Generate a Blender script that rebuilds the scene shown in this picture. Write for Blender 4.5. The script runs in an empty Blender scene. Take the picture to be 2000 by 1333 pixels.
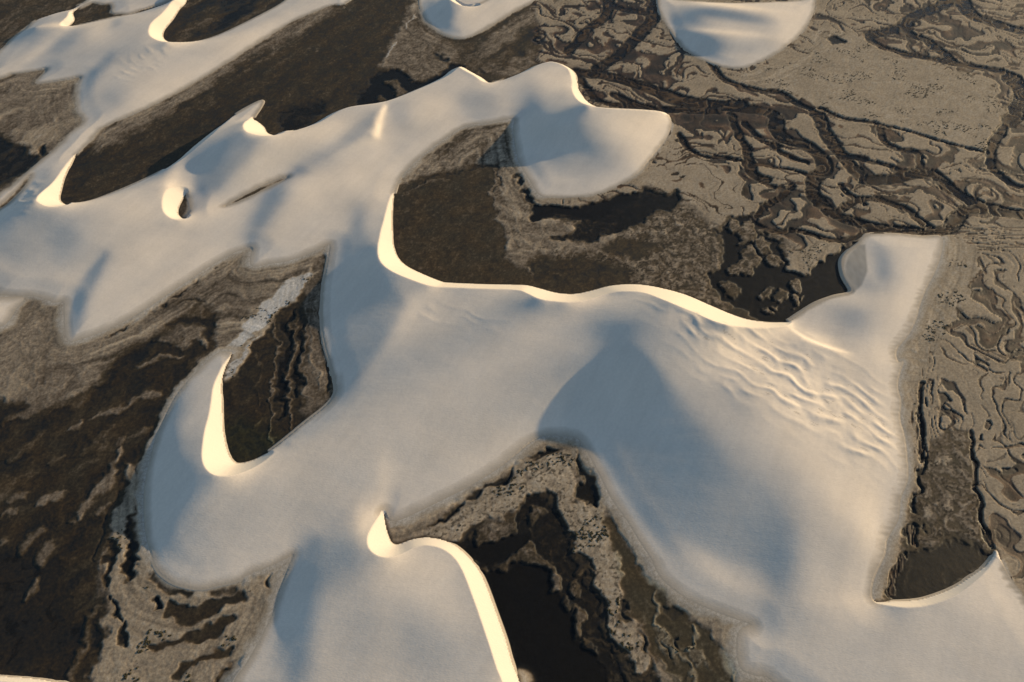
import bpy, math, time
import numpy as np
T0 = time.time()
F = np.float32
R = math.radians

# ------------------------------------------------------------------ camera, sky, sun, exposure
PITCH, CAM_H, HALF_W = R(48.0), 200.0, math.tan(R(32.5))
SUN_AZ, SUN_EL = R(30.0), R(10.5)          # azimuth from +X towards +Y
sc = bpy.context.scene
cd = bpy.data.cameras.new('camera'); cam = bpy.data.objects.new('camera', cd)
sc.collection.objects.link(cam); sc.camera = cam
cam.location = (0, 0, CAM_H); cam.rotation_euler = (math.pi/2 - PITCH, 0, 0)
cd.sensor_width = 36; cd.lens = 18/HALF_W; cd.clip_start = 1; cd.clip_end = 60000
w = bpy.data.worlds.new('World'); sc.world = w; w.use_nodes = True
nt = w.node_tree; bg = nt.nodes['Background']
sky = nt.nodes.new('ShaderNodeTexSky'); sky.sky_type = 'NISHITA'; sky.sun_disc = False
sky.sun_elevation = SUN_EL; sky.sun_rotation = math.pi/2 - SUN_AZ
sky.air_density = 1.0; sky.dust_density = 0.6; sky.ozone_density = 1.5
nt.links.new(sky.outputs[0], bg.inputs[0]); bg.inputs[1].default_value = 0.12
sd_ = bpy.data.lights.new('sun', 'SUN'); sun = bpy.data.objects.new('sun', sd_); sc.collection.objects.link(sun)
sd_.energy = 5.0; sd_.angle = R(0.6); sd_.color = (1.0, 0.765, 0.45)
sun.rotation_euler = (math.pi/2 - SUN_EL, 0, SUN_AZ + math.pi/2)
sun.location = (300, 200, 150)
vs = sc.view_settings; vs.view_transform = 'Standard'; vs.look = 'None'; vs.exposure = 0.52; vs.gamma = 1; vs.use_curve_mapping = False
sc.cycles.max_bounces = 6; sc.cycles.diffuse_bounces = 3

# ------------------------------------------------------------------ where a traced point stands on the ground
cP, sP = math.cos(PITCH), math.sin(PITCH)
def ground(px, py, h=0.0):
    """traced position (2000 x 1333) -> world x, y at height h"""
    a = (np.asarray(px, float) - 1000)/1000*HALF_W; b = -(np.asarray(py, float) - 666.5)/1000*HALF_W
    dx, dy, dz = a, cP + b*sP, -sP + b*cP
    t = (CAM_H - np.asarray(h, float))/(-dz)
    return dx*t, dy*t
def seen(x, y, z):
    rx, ry, rz = x, y, z - CAM_H
    d = ry*cP - rz*sP; u = ry*sP + rz*cP
    return 1000 + rx/d/HALF_W*1000, 666.5 - u/d/HALF_W*1000

# ------------------------------------------------------------------ noise
_r = np.random.RandomState(7)
_P = _r.permutation(1024); _P = np.concatenate([_P, _P, _P]).astype(np.int32)
_a = _r.rand(1024)*2*np.pi; _G2 = np.stack([np.cos(_a), np.sin(_a)], 1).astype(F)
_g = _r.randn(1024, 3); _G3 = (_g/np.linalg.norm(_g, axis=1)[:, None]).astype(F)
def n2(x, y, s=0):
    x = x + 37.7*s; y = y - 91.3*s
    xi = np.floor(x); yi = np.floor(y); fx = (x-xi).astype(F); fy = (y-yi).astype(F)
    xi = xi.astype(np.int32) & 1023; yi = yi.astype(np.int32) & 1023
    def c(a, b):
        g = _G2[_P[_P[(xi+a) & 1023] + ((yi+b) & 1023)]]
        return g[..., 0]*(fx-a) + g[..., 1]*(fy-b)
    u = fx*fx*fx*(fx*(fx*6-15)+10); v = fy*fy*fy*(fy*(fy*6-15)+10)
    a = c(0, 0); b = c(1, 0); d = c(0, 1); e = c(1, 1)
    a += u*(b-a); d += u*(e-d)
    return (a + v*(d-a))*1.5
def n3(x, y, z):
    xi = np.floor(x); yi = np.floor(y); zi = np.floor(z)
    fx = (x-xi).astype(F); fy = (y-yi).astype(F); fz = (z-zi).astype(F)
    xi = xi.astype(np.int32) & 1023; yi = yi.astype(np.int32) & 1023; zi = zi.astype(np.int32) & 1023
    u = fx*fx*(3-2*fx); v = fy*fy*(3-2*fy); w_ = fz*fz*(3-2*fz)
    def c(a, b, d):
        g = _G3[_P[_P[_P[(xi+a) & 1023] + ((yi+b) & 1023)] + ((zi+d) & 1023)]]
        return g[..., 0]*(fx-a) + g[..., 1]*(fy-b) + g[..., 2]*(fz-d)
    def l(d):
        a = c(0, 0, d); b = c(1, 0, d); e = c(0, 1, d); f = c(1, 1, d)
        a += u*(b-a); e += u*(f-e); return a + v*(e-a)
    a = l(0); b = l(1)
    return (a + w_*(b-a))*1.5
def fbm(x, y, o=4, s=0, g=.5):
    t = 0; A = 1; f = 1
    for i in range(o): t = t + A*n2(x*f, y*f, s+i); A *= g; f *= 2.03
    return t
def sst(a, b, x):
    t = np.clip((x-a)/(b-a), 0, 1); return t*t*(3-2*t)

# ------------------------------------------------------------------ traced outlines ('n' soft foot, 's' slip face foot)
G1 = [('n', [(-90,175),(0,100),(25,77),(52,56)]), ('s', [(70,40),(90,33),(112,26),(140,19)]), ('n', [(155,10),(168,3),(185,-20),(190,-110),(-200,-110)])]
G2 = [('s', [(133,53),(140,45),(144,37),(141,24)]), ('n', [(155,15),(168,9),(182,4),(200,7),(219,8),(221,24),(240,26),(257,25),(280,17),(300,11),(336,1),(336,5),(300,17),(278,24),(257,29),(224,34),(175,45),(150,51)])]
G3 = [('n', [(388,-70)]), ('s', [(364,0),(350,17),(336,38),(320,58),(317,72),(324,80),(341,85)]), ('n', [(378,83),(420,72),(465,52),(507,31),(539,14),(560,0),(610,-40),(640,-75)])]
G4 = [('n', [(790,-110),(686,-2),(648,9),(600,28),(560,47),(490,91),(402,147),(315,196),(245,228),(210,243),(192,254),(175,275)]),
      ('s', [(149,301),(138,319),(126,343),(117,375),(115,389),(121,397)]),
      ('n', [(133,400),(175,394),(227,375),(280,352)]), ('s', [(322,331),(350,312),(378,287),(413,259),(437,242)]), ('n', [(460,224),(483,210),(511,197),(507,210)]),
      ('s', [(494,231),(502,238),(514,248),(521,260)]),
      ('n', [(537,265),(550,263)]), ('s', [(575,256),(612,243),(647,223),(682,210),(748,200),(807,178),(860,154),(881,138)]),
      ('s', [(895,132),(904,132),(918,140),(940,152),(954,162)]),
      ('n', [(965,161)]), ('s', [(982,157),(1017,143),(1045,129),(1070,122),(1091,124)]),
      ('s', [(1108,131),(1122,143),(1127,161),(1131,178),(1147,199),(1168,210)]),
      ('s', [(1189,213),(1245,215),(1287,218)]), ('n', [(1304,224),(1311,241),(1308,255),(1297,276),(1266,315),(1245,339),(1210,360),(1168,378),(1122,384),(1087,384),(1056,382),(1035,352),(1014,315),(1005,273),(1004,245),(1004,232),(965,238),(947,241),(919,243),(895,252),(860,276),(832,297),(800,325),(780,350)]),
      ('s', [(769,378),(766,400),(765,430),(766,466),(768,482),(776,503),(793,520),(825,536),(860,550),(878,553),(948,556),(1000,557),(1028,558),(1053,564),(1088,573),(1123,575),(1158,568),(1193,559),(1238,556),(1280,561),(1335,575),(1387,597),(1422,612),(1457,624),(1496,630),(1524,631)]),
      ('n', [(1541,629),(1563,615),(1597,594),(1632,581),(1667,571),(1652,540),(1647,512),(1657,495),(1678,478),(1689,464),(1702,458),(1755,459),(1807,464),(1839,465),(1836,500),(1825,531),(1807,566),(1795,598),(1789,622),(1773,654),(1750,685),(1754,708),(1764,706),(1758,725),(1752,755),(1759,783),(1757,818),(1766,853),(1771,895),(1772,937),(1758,972),(1753,1014),(1732,1052),(1727,1084),(1710,1119),(1702,1147)]),
      ('s', [(1706,1174),(1737,1176),(1790,1173),(1825,1164),(1860,1150),(1895,1128),(1923,1108),(1940,1087),(1946,1075)]),
      ('n', [(1954,1094),(1965,1115),(1982,1147),(2000,1171),(2100,1330),(2200,1480),(2600,1200),(2500,-110)])]
G6 = [('s', [(880,-8),(888,0),(898,8),(912,15)]), ('n', [(930,14),(948,6),(965,-14),(940,-40),(895,-30)])]
G7 = [('n', [(-120,185),(0,152),(21,144),(52,140),(87,135),(91,139),(72,161),(105,158),(130,155),(154,150),(158,153),(152,168),(151,196),(153,217),(162,227),(164,241),(140,259),(115,287),(77,318),(52,340),(21,367),(0,379),(-80,440)])]
G7b = [('n', [(63,340),(59,352),(45,372),(20,398),(0,412),(-60,455),(-60,440),(0,398),(30,372),(52,345)])]
G8 = [('s', [(363,379),(350,399),(346,416),(352,425),(361,427)]), ('n', [(366,424),(371,415),(373,403),(370,390)])]
G9 = [('n', [(437,403),(462,387),(507,364),(539,350),(563,344),(561,350),(525,368),(490,385),(455,400)])]
G11 = [('n', [(-160,575),(0,576),(35,577),(66,578),(95,586),(105,591),(124,590),(126,622),(127,643),(131,660),(140,667),(158,662),(193,650),(245,626),(298,594),(350,559),(403,524),(438,503),(462,491),(492,484),(490,503),(494,520),(525,515),(560,510),(595,498),(623,486),(644,477),(641,510),(632,566),(630,629),(636,675),(648,713),(655,741),(656,769),(637,794),(602,822),(560,857),(540,873)]),
       ('s', [(525,884),(497,899),(469,906),(455,902),(444,884),(437,855),(434,829),(433,783),(431,762),(433,741),(440,717)]),
       ('n', [(452,692),(440,688),(427,690),(410,703),(371,741),(343,776),(322,818),(304,860),(295,899),(287,930),(282,972),(285,1035),(297,1084),(308,1112),(332,1133),(357,1143),(392,1149),(420,1143),(455,1135),(490,1119),(525,1105),(560,1089),(574,1082),(563,1112),(546,1157),(532,1203),(504,1259),(480,1301),(458,1333),(420,1420),(-300,1420)])]
G12 = [('n', [(1050,1450)]), ('s', [(1014,1333),(1000,1297),(986,1248),(965,1189),(947,1140),(930,1108),(902,1077),(874,1059),(839,1051),(807,1054),(779,1064),(765,1061),(757,1045),(752,1022)]),
       ('n', [(751,1002),(762,1016),(780,1014),(807,1003),(860,977),(912,951),(965,919),(1000,893),(1030,868),(1053,854),(1070,850),(1112,852),(1133,860),(1151,888),(1175,933),(1196,975),(1224,1014),(1252,1059),(1273,1091),(1290,1125),(1321,1154),(1352,1173),(1387,1189),(1422,1203),(1470,1220),(1446,1232),(1440,1262),(1447,1304),(1475,1318),(1510,1331),(1580,1440)])]
D3 = [('n', [(821,-4),(823,21),(832,38),(849,56),(874,70),(902,75),(926,68),(954,52),(982,35),(1014,16),(1045,0),(1075,-30),(1000,-70),(900,-70),(835,-45)])]
D4 = [('n', [(1289,-4),(1292,28),(1308,56),(1329,84),(1348,102),(1380,119),(1415,130),(1450,132),(1482,121),(1524,98),(1559,70),(1580,42),(1589,21),(1589,-6)]), ('n', [(1560,2),(1500,5),(1430,7),(1380,5),(1330,1)])]
D5 = [('s', [(-120,1318),(0,1322),(60,1326),(105,1333),(150,1345)]), ('n', [(200,1440),(-200,1440)])]
D6 = [('s', [(-60,640)]), ('n', [(-60,575),(0,581),(38,581),(45,586),(30,603),(21,619),(0,638)])]
HOLES = [G1, G2, G3, G4, G6, G7, G7b, G8, G9, G11, G12]
ISLES = [D3, D4, D5, D6]
# crest lines above the slip faces: traced where the crest is seen, height found from the 33 degree face below it
CREST = [(5, [(146,305),(118,345),(84,375),(64,396),(72,407),(98,408),(128,402)]),
         (7, [(488,232),(477,241),(477,255),(490,266),(511,269),(533,266)]),
         (2.5, [(895,134),(902,143),(923,154),(940,163)]),
         (16, [(1110,134),(1119,155),(1121,185),(1140,204),(1161,211)]),
         (16, [(765,385),(758,410),(751,433),(741,468),(739,493),(746,515),(772,533),(807,547),(835,557),(860,560),(948,564),(1000,565),(1028,571),(1053,584),(1088,589),(1116,590),(1151,584),(1186,573),(1224,569),(1263,573),(1298,587),(1352,608),(1387,624),(1422,635),(1468,640),(1510,639)]),
         (16, [(1713,1177),(1755,1184),(1790,1184),(1825,1177),(1860,1163),(1895,1140),(1930,1106)]),
         (4.5, [(345,-20),(335,3),(325,21),(297,45),(292,66),(304,77),(329,85)]),
         (16, [(352,430),(332,425),(320,410),(320,385),(329,364)]),
         (16, [(452,695),(434,727),(419,759),(413,801),(403,836),(398,864),(396,899),(406,919),(420,929),(448,930),(472,923),(500,910),(522,895)]),
         (16, [(748,1003),(725,1035),(719,1059),(725,1077),(744,1088),(765,1088),(790,1077),(814,1066),(839,1064),(867,1072),(888,1087),(902,1108),(919,1147),(940,1206),(965,1280),(982,1333),(1000,1390)]),
         (3, [(68,53),(90,54),(120,54)]), (3, [(878,0),(890,13),(905,18)])]
# sharp creases: the surface may bend hard along these lines
CREASE = [[(757,204),(748,217),(738,245),(728,270)], [(724,268),(680,291),(620,320),(563,348),(507,367)], [(1543,641),(1573,664),(1612,678),(1650,691),(1673,697)],
          [(640,800),(703,741),(755,675),(785,622),(800,590)], [(196,489),(160,530),(128,584)], [(560,1089),(600,1045),(650,990)], [(1058,376),(1058,350),(1060,300)],
          [(155,150),(180,115),(215,90)], [(20,140),(75,95),(133,55)], [(1150,690),(1105,760),(1088,820),(1090,855)], [(690,430),(665,470)],
          [(1300,640),(1400,655),(1500,680),(1600,740),(1700,810),(1760,850)]]

def cr(pts, n=4, closed=False):
    p = np.array(pts, float); N = len(p); out = []
    for i in range(N if closed else N-1):
        if closed: a, b, c, d = p[i-1], p[i], p[(i+1) % N], p[(i+2) % N]
        else: a, b, c, d = p[max(i-1, 0)], p[i], p[i+1], p[min(i+2, N-1)]
        for k in range(n):
            t = k/n
            out.append(.5*((2*b)+(c-a)*t+(2*a-5*b+4*c-d)*t*t+(-a+3*b-3*c+d)*t**3))
    if not closed: out.append(p[-1])
    return np.array(out)
def outline(G):
    pts = []; fl = []
    for k, q in G:
        for a in q: pts.append(a); fl.append(k == 's')
    c = cr(pts, 4, True); f = np.repeat(fl, 4)
    x, y = ground(c[:, 0], c[:, 1]); return np.stack([x, y], 1), f

# ------------------------------------------------------------------ feature grid (0.5 m)
FX0, FY0, FS = -330.0, 40.0, 0.5
FW, FH = int(660/FS)+1, int(470/FS)+1
gx = (FX0 + FS*np.arange(FW)).astype(F); gy = (FY0 + FS*np.arange(FH)).astype(F)
def box(p, pad):
    j0 = max(int((p[:, 0].min()-pad-FX0)/FS), 0); j1 = min(int((p[:, 0].max()+pad-FX0)/FS)+2, FW)
    i0 = max(int((p[:, 1].min()-pad-FY0)/FS), 0); i1 = min(int((p[:, 1].max()+pad-FY0)/FS)+2, FH)
    return slice(i0, max(i1, i0)), slice(j0, max(j1, j0))
def inside(p):
    m = np.zeros((FH, FW), bool); q = np.roll(p, -1, 0)
    for (ax, ay), (bx, by) in zip(p, q):
        if ay == by: continue
        lo, hi = min(ay, by), max(ay, by)
        i0 = max(int(math.ceil((lo-FY0)/FS)), 0); i1 = min(int(math.ceil((hi-FY0)/FS)), FH)
        if i1 <= i0: continue
        xs = ax + (bx-ax)*(gy[i0:i1]-ay)/(by-ay)
        m[i0:i1] ^= gx[None, :] > xs[:, None]
    return m
def segdist(D, p, pad, closed=False, val=None, vals=None):
    """distance field to a polyline, capped at pad; optional nearest value"""
    q = np.roll(p, -1, 0) if closed else p[1:]
    a_ = p if closed else p[:-1]
    for k in range(len(q)):
        a, b = a_[k], q[k]
        s = box(np.array([a, b]), pad)
        X = gx[None, s[1]]; Y = gy[s[0], None]
        if X.size == 0 or Y.size == 0: continue
        d = b-a; L = float(d@d)+1e-9
        t = np.clip(((X-a[0])*F(d[0]) + (Y-a[1])*F(d[1]))/F(L), 0, 1)
        dd = np.hypot(X-a[0]-t*F(d[0]), Y-a[1]-t*F(d[1]))
        sub = D[s]; m = dd < sub
        sub[m] = dd[m]
        if vals is not None: vals[s][m] = (val[k] + t*(val[min(k+1, len(val)-1)]-val[k]))[m]
    return D
PAD = 26.0
sand = np.ones((FH, FW), bool)
Dn = np.full((FH, FW), PAD, F); Ds = np.full((FH, FW), PAD, F)
shapes = []
for G in HOLES: p, f = outline(G); sand &= ~inside(p); shapes.append((p, f))
for G in ISLES: p, f = outline(G); sand |= inside(p); shapes.append((p, f))
cutsegs = []
for p, f in shapes:
    q = np.roll(p, -1, 0)
    for k in range(len(p)):
        s2 = np.array([p[k], q[k]])
        segdist(Ds if f[k] else Dn, s2, PAD)
        if f[k]: cutsegs.append(s2)
SD = np.where(sand, np.minimum(Dn, Ds), -np.minimum(Dn, Ds)).astype(F)
print('sdf', round(time.time()-T0, 1), flush=True)

def bil(A, x, y):
    fx = np.clip((x-FX0)/FS, 0, FW-1.001); fy = np.clip((y-FY0)/FS, 0, FH-1.001)
    j = fx.astype(np.int32); i = fy.astype(np.int32); u = (fx-j).astype(F); v = (fy-i).astype(F)
    return (A[i, j]*(1-u)+A[i, j+1]*u)*(1-v) + (A[i+1, j]*(1-u)+A[i+1, j+1]*u)*v
def bic(A, x, y, x0, y0, s):
    """cubic B-spline-like smooth sampling (Catmull-Rom)"""
    H_, W_ = A.shape
    fx = np.clip((x-x0)/s, 1, W_-2.001); fy = np.clip((y-y0)/s, 1, H_-2.001)
    j = fx.astype(np.int32); i = fy.astype(np.int32); u = (fx-j); v = (fy-i)
    def wts(t): return [(1-t)**3/6, (3*t**3-6*t**2+4)/6, (-3*t**3+3*t**2+3*t+1)/6, t**3/6]
    wu, wv = wts(u), wts(v); r = 0
    for a in range(4):
        ii = np.clip(i+a-1, 0, H_-1); row = 0
        for b in range(4): row = row + A[ii, np.clip(j+b-1, 0, W_-1)]*wu[b]
        r = r + row*wv[a]
    return r

# ------------------------------------------------------------------ slope of the dunes along the sun's direction, as read from the place
def blob(px, py, x, y, rx, ry, ang):
    a = R(ang); c, s = math.cos(a), math.sin(a)
    u = ((px-x)*c + (py-y)*s)/rx; v = (-(px-x)*s + (py-y)*c)/ry
    return np.exp(-(u*u+v*v))
def pdist(px, py, P):
    """signed distance to a polygon in traced units, positive inside"""
    P = np.array(P, float); Q = np.roll(P, -1, 0); d = np.full(px.shape, 1e9); m = np.zeros(px.shape, bool)
    for (ax, ay), (bx, by) in zip(P, Q):
        ex, ey = bx-ax, by-ay
        t = np.clip(((px-ax)*ex+(py-ay)*ey)/(ex*ex+ey*ey+1e-9), 0, 1)
        d = np.minimum(d, (px-ax-t*ex)**2+(py-ay-t*ey)**2)
        if ay != by:
            m ^= ((ay > py) != (by > py)) & (px < ex*(py-ay)/ey+ax)
    return np.where(m, 1, -1)*np.sqrt(d)
W_, L_, M_, B1, B2, B3 = -.13, -.035, .01, .085, .15, .23
POLY = [  # (value, inward softness, outline)
    (.26, 10, [(368,378),(372,340),(395,300),(430,275),(480,265),(505,280),(490,310),(455,345),(425,375),(395,388)]),
    (.24, 5, [(545,345),(590,305),(650,275),(700,235),(735,215),(728,250),(690,280),(620,316),(570,340)]),
    (.20, 12, [(465,480),(480,430),(520,390),(560,365),(575,380),(535,420),(505,465),(490,485)]),
    (-.6, 3, [(748,204),(757,204),(748,225),(745,243),(739,270),(724,268),(732,245),(742,218)]),
    (-.55, 3, [(1543,637),(1573,658),(1612,673),(1650,687),(1675,694),(1650,696),(1612,684),(1573,669),(1543,645)]),
    (B3, 14, [(128,584),(160,530),(200,485),(222,492),(200,540),(168,608),(151,650),(130,660)]),
    (B2, 22, [(705,410),(660,470),(640,560),(632,680),(655,795),(705,742),(757,672),(805,600),(780,560),(740,520),(725,470)]),
    (B3, 26, [(1165,690),(1120,735),(1090,790),(1088,852),(1112,855),(1150,890),(1200,975),(1260,1060),(1330,1120),(1420,1130),(1520,1130),(1570,1050),(1500,960),(1430,900),(1350,800),(1270,690),(1215,660)]),
    (B2, 14, [(150,190),(157,150),(210,100),(240,95),(215,130),(180,180),(160,215)]),
    (B2, 16, [(575,1085),(640,1010),(700,950),(690,1050),(640,1150),(600,1260),(570,1340),(520,1340),(545,1180)]),
    (B2, 14, [(885,185),(895,225),(925,240),(965,225),(985,200),(960,180),(910,172)]),
]
BLOB = [  # x, y, rx, ry, angle, value
    (55,85,45,14,-35,B2),(125,85,50,16,-32,B2),(200,60,40,16,-25,L_),(40,125,60,8,-35,L_),(227,46,16,9,-30,B2),
    (270,55,30,25,0,.03),(290,110,50,30,-20,.03),(210,200,40,30,-35,B2),(330,160,80,25,-28,L_),(500,60,90,20,-30,L_),
    (330,15,16,20,0,-.05),(300,75,30,14,-40,-.04),
    (460,285,50,18,-25,B1),(345,320,10,34,14,-.22),(330,380,10,34,0,-.3),
    (560,280,45,16,-20,.0),(640,255,30,14,-30,-.02),(500,330,30,14,-35,.0),(470,380,40,8,-30,B1),
    (20,470,60,60,0,B2),(60,440,60,30,-30,B1),(120,470,40,40,0,B2),(270,420,50,25,0,L_),(300,480,60,30,0,-.02),(80,350,30,20,-50,B1),
    (515,415,60,20,-55,B3),(480,465,26,14,-60,B3),(400,470,50,35,-35,.02),(590,450,50,30,-30,.03),(620,360,60,25,-35,-.03),
    (700,330,40,40,0,-.05),(745,300,25,30,20,-.08),(690,430,18,30,30,B3),(722,495,10,16,20,B3),
    (780,230,24,26,0,B2),(850,210,30,25,0,.0),(930,205,36,26,0,B2),(1010,190,30,20,0,B1),
    (1070,150,40,18,0,L_),(1115,170,10,25,0,-.10),
    (1035,235,25,60,0,B3),(1220,235,70,22,0,L_),(1265,290,34,40,0,-.04),(1115,300,80,58,10,.38),(1040,335,24,40,0,B3),(1200,345,60,20,0,B2),(1130,330,50,30,0,B3),
    (1100,603,60,14,0,B3),(1200,650,60,25,0,B2),(1080,640,40,30,0,.06),(800,625,20,45,30,-.08),(900,800,120,140,0,.015),(840,620,60,30,-20,-.03),
    (960,620,80,30,0,.02),(1060,720,30,60,0,.03),(1310,880,135,120,30,.30),(1460,1010,90,100,20,.20),(1515,1115,34,80,10,.23),(1420,800,60,60,40,B2),
    (1400,1120,60,14,38,-.02),(1455,1180,40,10,40,.0),(1610,1130,40,80,0,.03),
    (1450,690,130,25,28,-.05),(1600,800,150,55,32,-.07),(1700,860,50,60,60,-.1),(1690,1000,30,80,-10,-.18),(1620,900,70,50,30,-.02),(1640,960,30,60,-10,-.06),
    (1715,520,20,40,0,.28),(1655,625,55,26,0,B3),(1598,660,30,8,20,-.2),(1790,530,30,60,15,-.04),(1720,680,40,60,0,.0),(1755,600,30,40,0,-.02),
    (325,800,25,90,20,B3),(328,940,42,100,0,.28),(370,1040,60,60,0,B2),(305,1000,20,100,0,B3),(370,830,16,60,15,B1),(460,1010,80,60,0,.05),(560,930,60,30,-30,.0),
    (600,1000,50,50,-40,.03),(520,1060,50,30,0,.05),(350,1122,50,12,15,-.05),
    (630,1080,50,80,30,.18),(578,1250,34,120,10,.26),(680,1170,60,120,0,.11),(738,970,16,55,8,-.38),(708,1035,12,40,0,-.2),(825,1260,60,60,30,.11),(850,1150,50,60,0,-.03),
    (620,880,70,60,0,.03),(700,950,60,50,0,.04),
    (1540,1240,60,60,0,B2),(1660,1180,60,9,0,-.16),(1930,1190,40,60,-20,-.09),(1750,1260,160,70,0,.01),(1600,1300,120,50,0,.03),
    (865,30,22,30,0,.34),(930,40,30,16,0,.0),(838,20,12,30,0,B2),
    (1330,50,50,60,0,.34),(1420,32,80,9,5,.34),(1470,95,70,16,-10,.2),(1540,40,30,40,0,-.05),(1450,16,60,5,5,-.12),(1430,66,70,6,5,-.12),(1380,95,40,20,10,.3),
]
def slope_map(px, py, x, y):
    g = np.full(px.shape, .03)
    for v, s, P in POLY:
        P = np.array(P, float)
        mx, my = P.min(0)-40; Mx, My = P.max(0)+40
        b = (px > mx) & (px < Mx) & (py > my) & (py < My)
        d = pdist(px[b], py[b], P)
        g[b] += (v-g[b])*sst(-.25*s, s, d)
    wsum = np.zeros(px.shape); gs = np.zeros(px.shape)
    for (bx, by, rx, ry, a, v) in BLOB:
        r = 2.6*max(rx, ry)
        b = (abs(px-bx) < r) & (abs(py-by) < r)
        k = blob(px[b], py[b], bx, by, rx, ry, a); k = np.clip(k*1.25, 0, 1)
        g[b] += (v-g[b])*k
    return g

# ------------------------------------------------------------------ least-squares surface
UX, UY = math.cos(SUN_AZ), math.sin(SUN_AZ)
TAN = math.tan(R(33))
def crest_points():
    """world points and heights on the crest lines"""
    out = []
    for k, pl in CREST:
        c = cr(pl, 5); foot = np.vstack([p[f] for p, f in shapes])
        for (a, b) in c:
            h = 0.5
            for _ in range(25):
                x, y = ground(a, b, h); d = np.min(np.hypot(foot[:, 0]-x, foot[:, 1]-y)); h = .5*h + .5*min(d*TAN, k)
            out.append((x, y, h))
    return np.array(out)

def solve(S, h0, gmap, cp, cuts, lam=2.2, mu=.004, it=150, extra=None):
    nx, ny = int(660/S)+1, int(470/S)+1
    X = FX0+S*np.arange(nx); Y = FY0+S*np.arange(ny)
    XX, YY = np.meshgrid(X, Y)
    sdv = bil(SD, XX, YY)
    ds = bil(Ds, XX, YY)
    wc = np.where(sdv < -.3*S, 4.0, 0.0); hc = np.zeros_like(XX)
    wc = np.where((sdv < 0) & (ds < 1.2*S), 0, wc)
    wc += 2e-5; hc += 0
    jj = np.round((cp[:, 0]-FX0)/S).astype(int); ii = np.round((cp[:, 1]-FY0)/S).astype(int)
    ok = (jj >= 0) & (jj < nx) & (ii >= 0) & (ii < ny) & (bil(SD, cp[:, 0], cp[:, 1]) > 0)
    for a, b, h in zip(ii[ok], jj[ok], cp[ok, 2]): wc[a, b] = 3.0; hc[a, b] = h
    # links cut by slip-face foot lines
    cx = np.ones((ny, nx-1)); cy = np.ones((ny-1, nx))
    for s2 in cuts:
        (ax, ay), (bx, by) = s2
        i0, i1 = sorted(((ay-FY0)/S, (by-FY0)/S))
        for i in range(max(int(math.ceil(i0)), 0), min(int(math.floor(i1)), ny-1)+1):
            if by == ay: continue
            x = (ax+(bx-ax)*(FY0+i*S-ay)/(by-ay)-FX0)/S
            if 0 <= x < nx-1: cx[i, int(x)] = 0
        j0, j1 = sorted(((ax-FX0)/S, (bx-FX0)/S))
        for j in range(max(int(math.ceil(j0)), 0), min(int(math.floor(j1)), nx-1)+1):
            if bx == ax: continue
            y = (ay+(by-ay)*(FX0+j*S-ax)/(bx-ax)-FY0)/S
            if 0 <= y < ny-1: cy[int(y), j] = 0
    px, py = seen(XX, YY, h0)
    g = gmap(px, py, XX, YY); g = np.where(sdv > 0, g, 0)[:-1, :-1]
    if extra is not None: g = g + extra
    wl = cx[:-1]*cy[:, :-1]; ws = np.where(sdv > 0, 1.0, .05)[:-1, :-1]*wl
    lm = (.12 + .88*sst(1.0, 7.0, bil(CR, XX, YY)))*(.45+.55*sst(.2, 2.5, abs(sdv)))
    wxx = cx[:, :-1]*cx[:, 1:]*lm[:, 1:-1]; wyy = cy[:-1]*cy[1:]*lm[1:-1]
    wxy = cx[:-1]*cx[1:]*cy[:, :-1]*cy[:, 1:]*lm[:-1, :-1]
    S2 = S*S
    def A(h):
        o = wc*h*S2/S2
        dx = (h[:, 1:]-h[:, :-1])/S; dy = (h[1:]-h[:-1])/S
        dxa, dya = dx[:-1], dy[:, :-1]
        r = ws*(UX*dxa+UY*dya); q = mu*wl*(-UY*dxa+UX*dya)
        ex = (UX*r-UY*q)/S; ey = (UY*r+UX*q)/S
        o[:-1, 1:] += ex; o[:-1, :-1] -= ex; o[1:, :-1] += ey; o[:-1, :-1] -= ey
        t = lam*wxx*(dx[:, 1:]-dx[:, :-1])/S2
        o[:, 2:] += t; o[:, 1:-1] -= 2*t; o[:, :-2] += t
        t = lam*wyy*(dy[1:]-dy[:-1])/S2
        o[2:] += t; o[1:-1] -= 2*t; o[:-2] += t
        t = 2*lam*wxy*(dx[1:]-dx[:-1])/S2
        o[1:, 1:] += t; o[1:, :-1] -= t; o[:-1, 1:] -= t; o[:-1, :-1] += t
        return o
    b = wc*hc
    r = ws*g
    b[:-1, 1:] += UX*r/S; b[:-1, :-1] -= UX*r/S; b[1:, :-1] += UY*r/S; b[:-1, :-1] -= UY*r/S
    dg = wc + 1.0/S2 + 20*lam/S2/S2
    h = h0.copy(); res = b-A(h); z = res/dg; p = z.copy(); rz = (res*z).sum()
    for k in range(it):
        Ap = A(p); al = rz/(p*Ap).sum(); h += al*p; res -= al*Ap; z = res/dg; rz2 = (res*z).sum(); p = z+rz2/rz*p; rz = rz2
    return h
def up(h, S, S1):
    nx, ny = int(660/S1)+1, int(470/S1)+1
    XX, YY = np.meshgrid(FX0+S1*np.arange(nx), FY0+S1*np.arange(ny))
    return bic(h, XX, YY, FX0, FY0, S)
CR = np.full((FH, FW), PAD, F)
for l in CREASE:
    c = cr(l, 4); x, y = ground(c[:, 0], c[:, 1], 3.0); segdist(CR, np.stack([x, y], 1), 12)
h = np.zeros((int(470/4)+1, int(660/4)+1)); S = 4
ex1 = None
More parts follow.
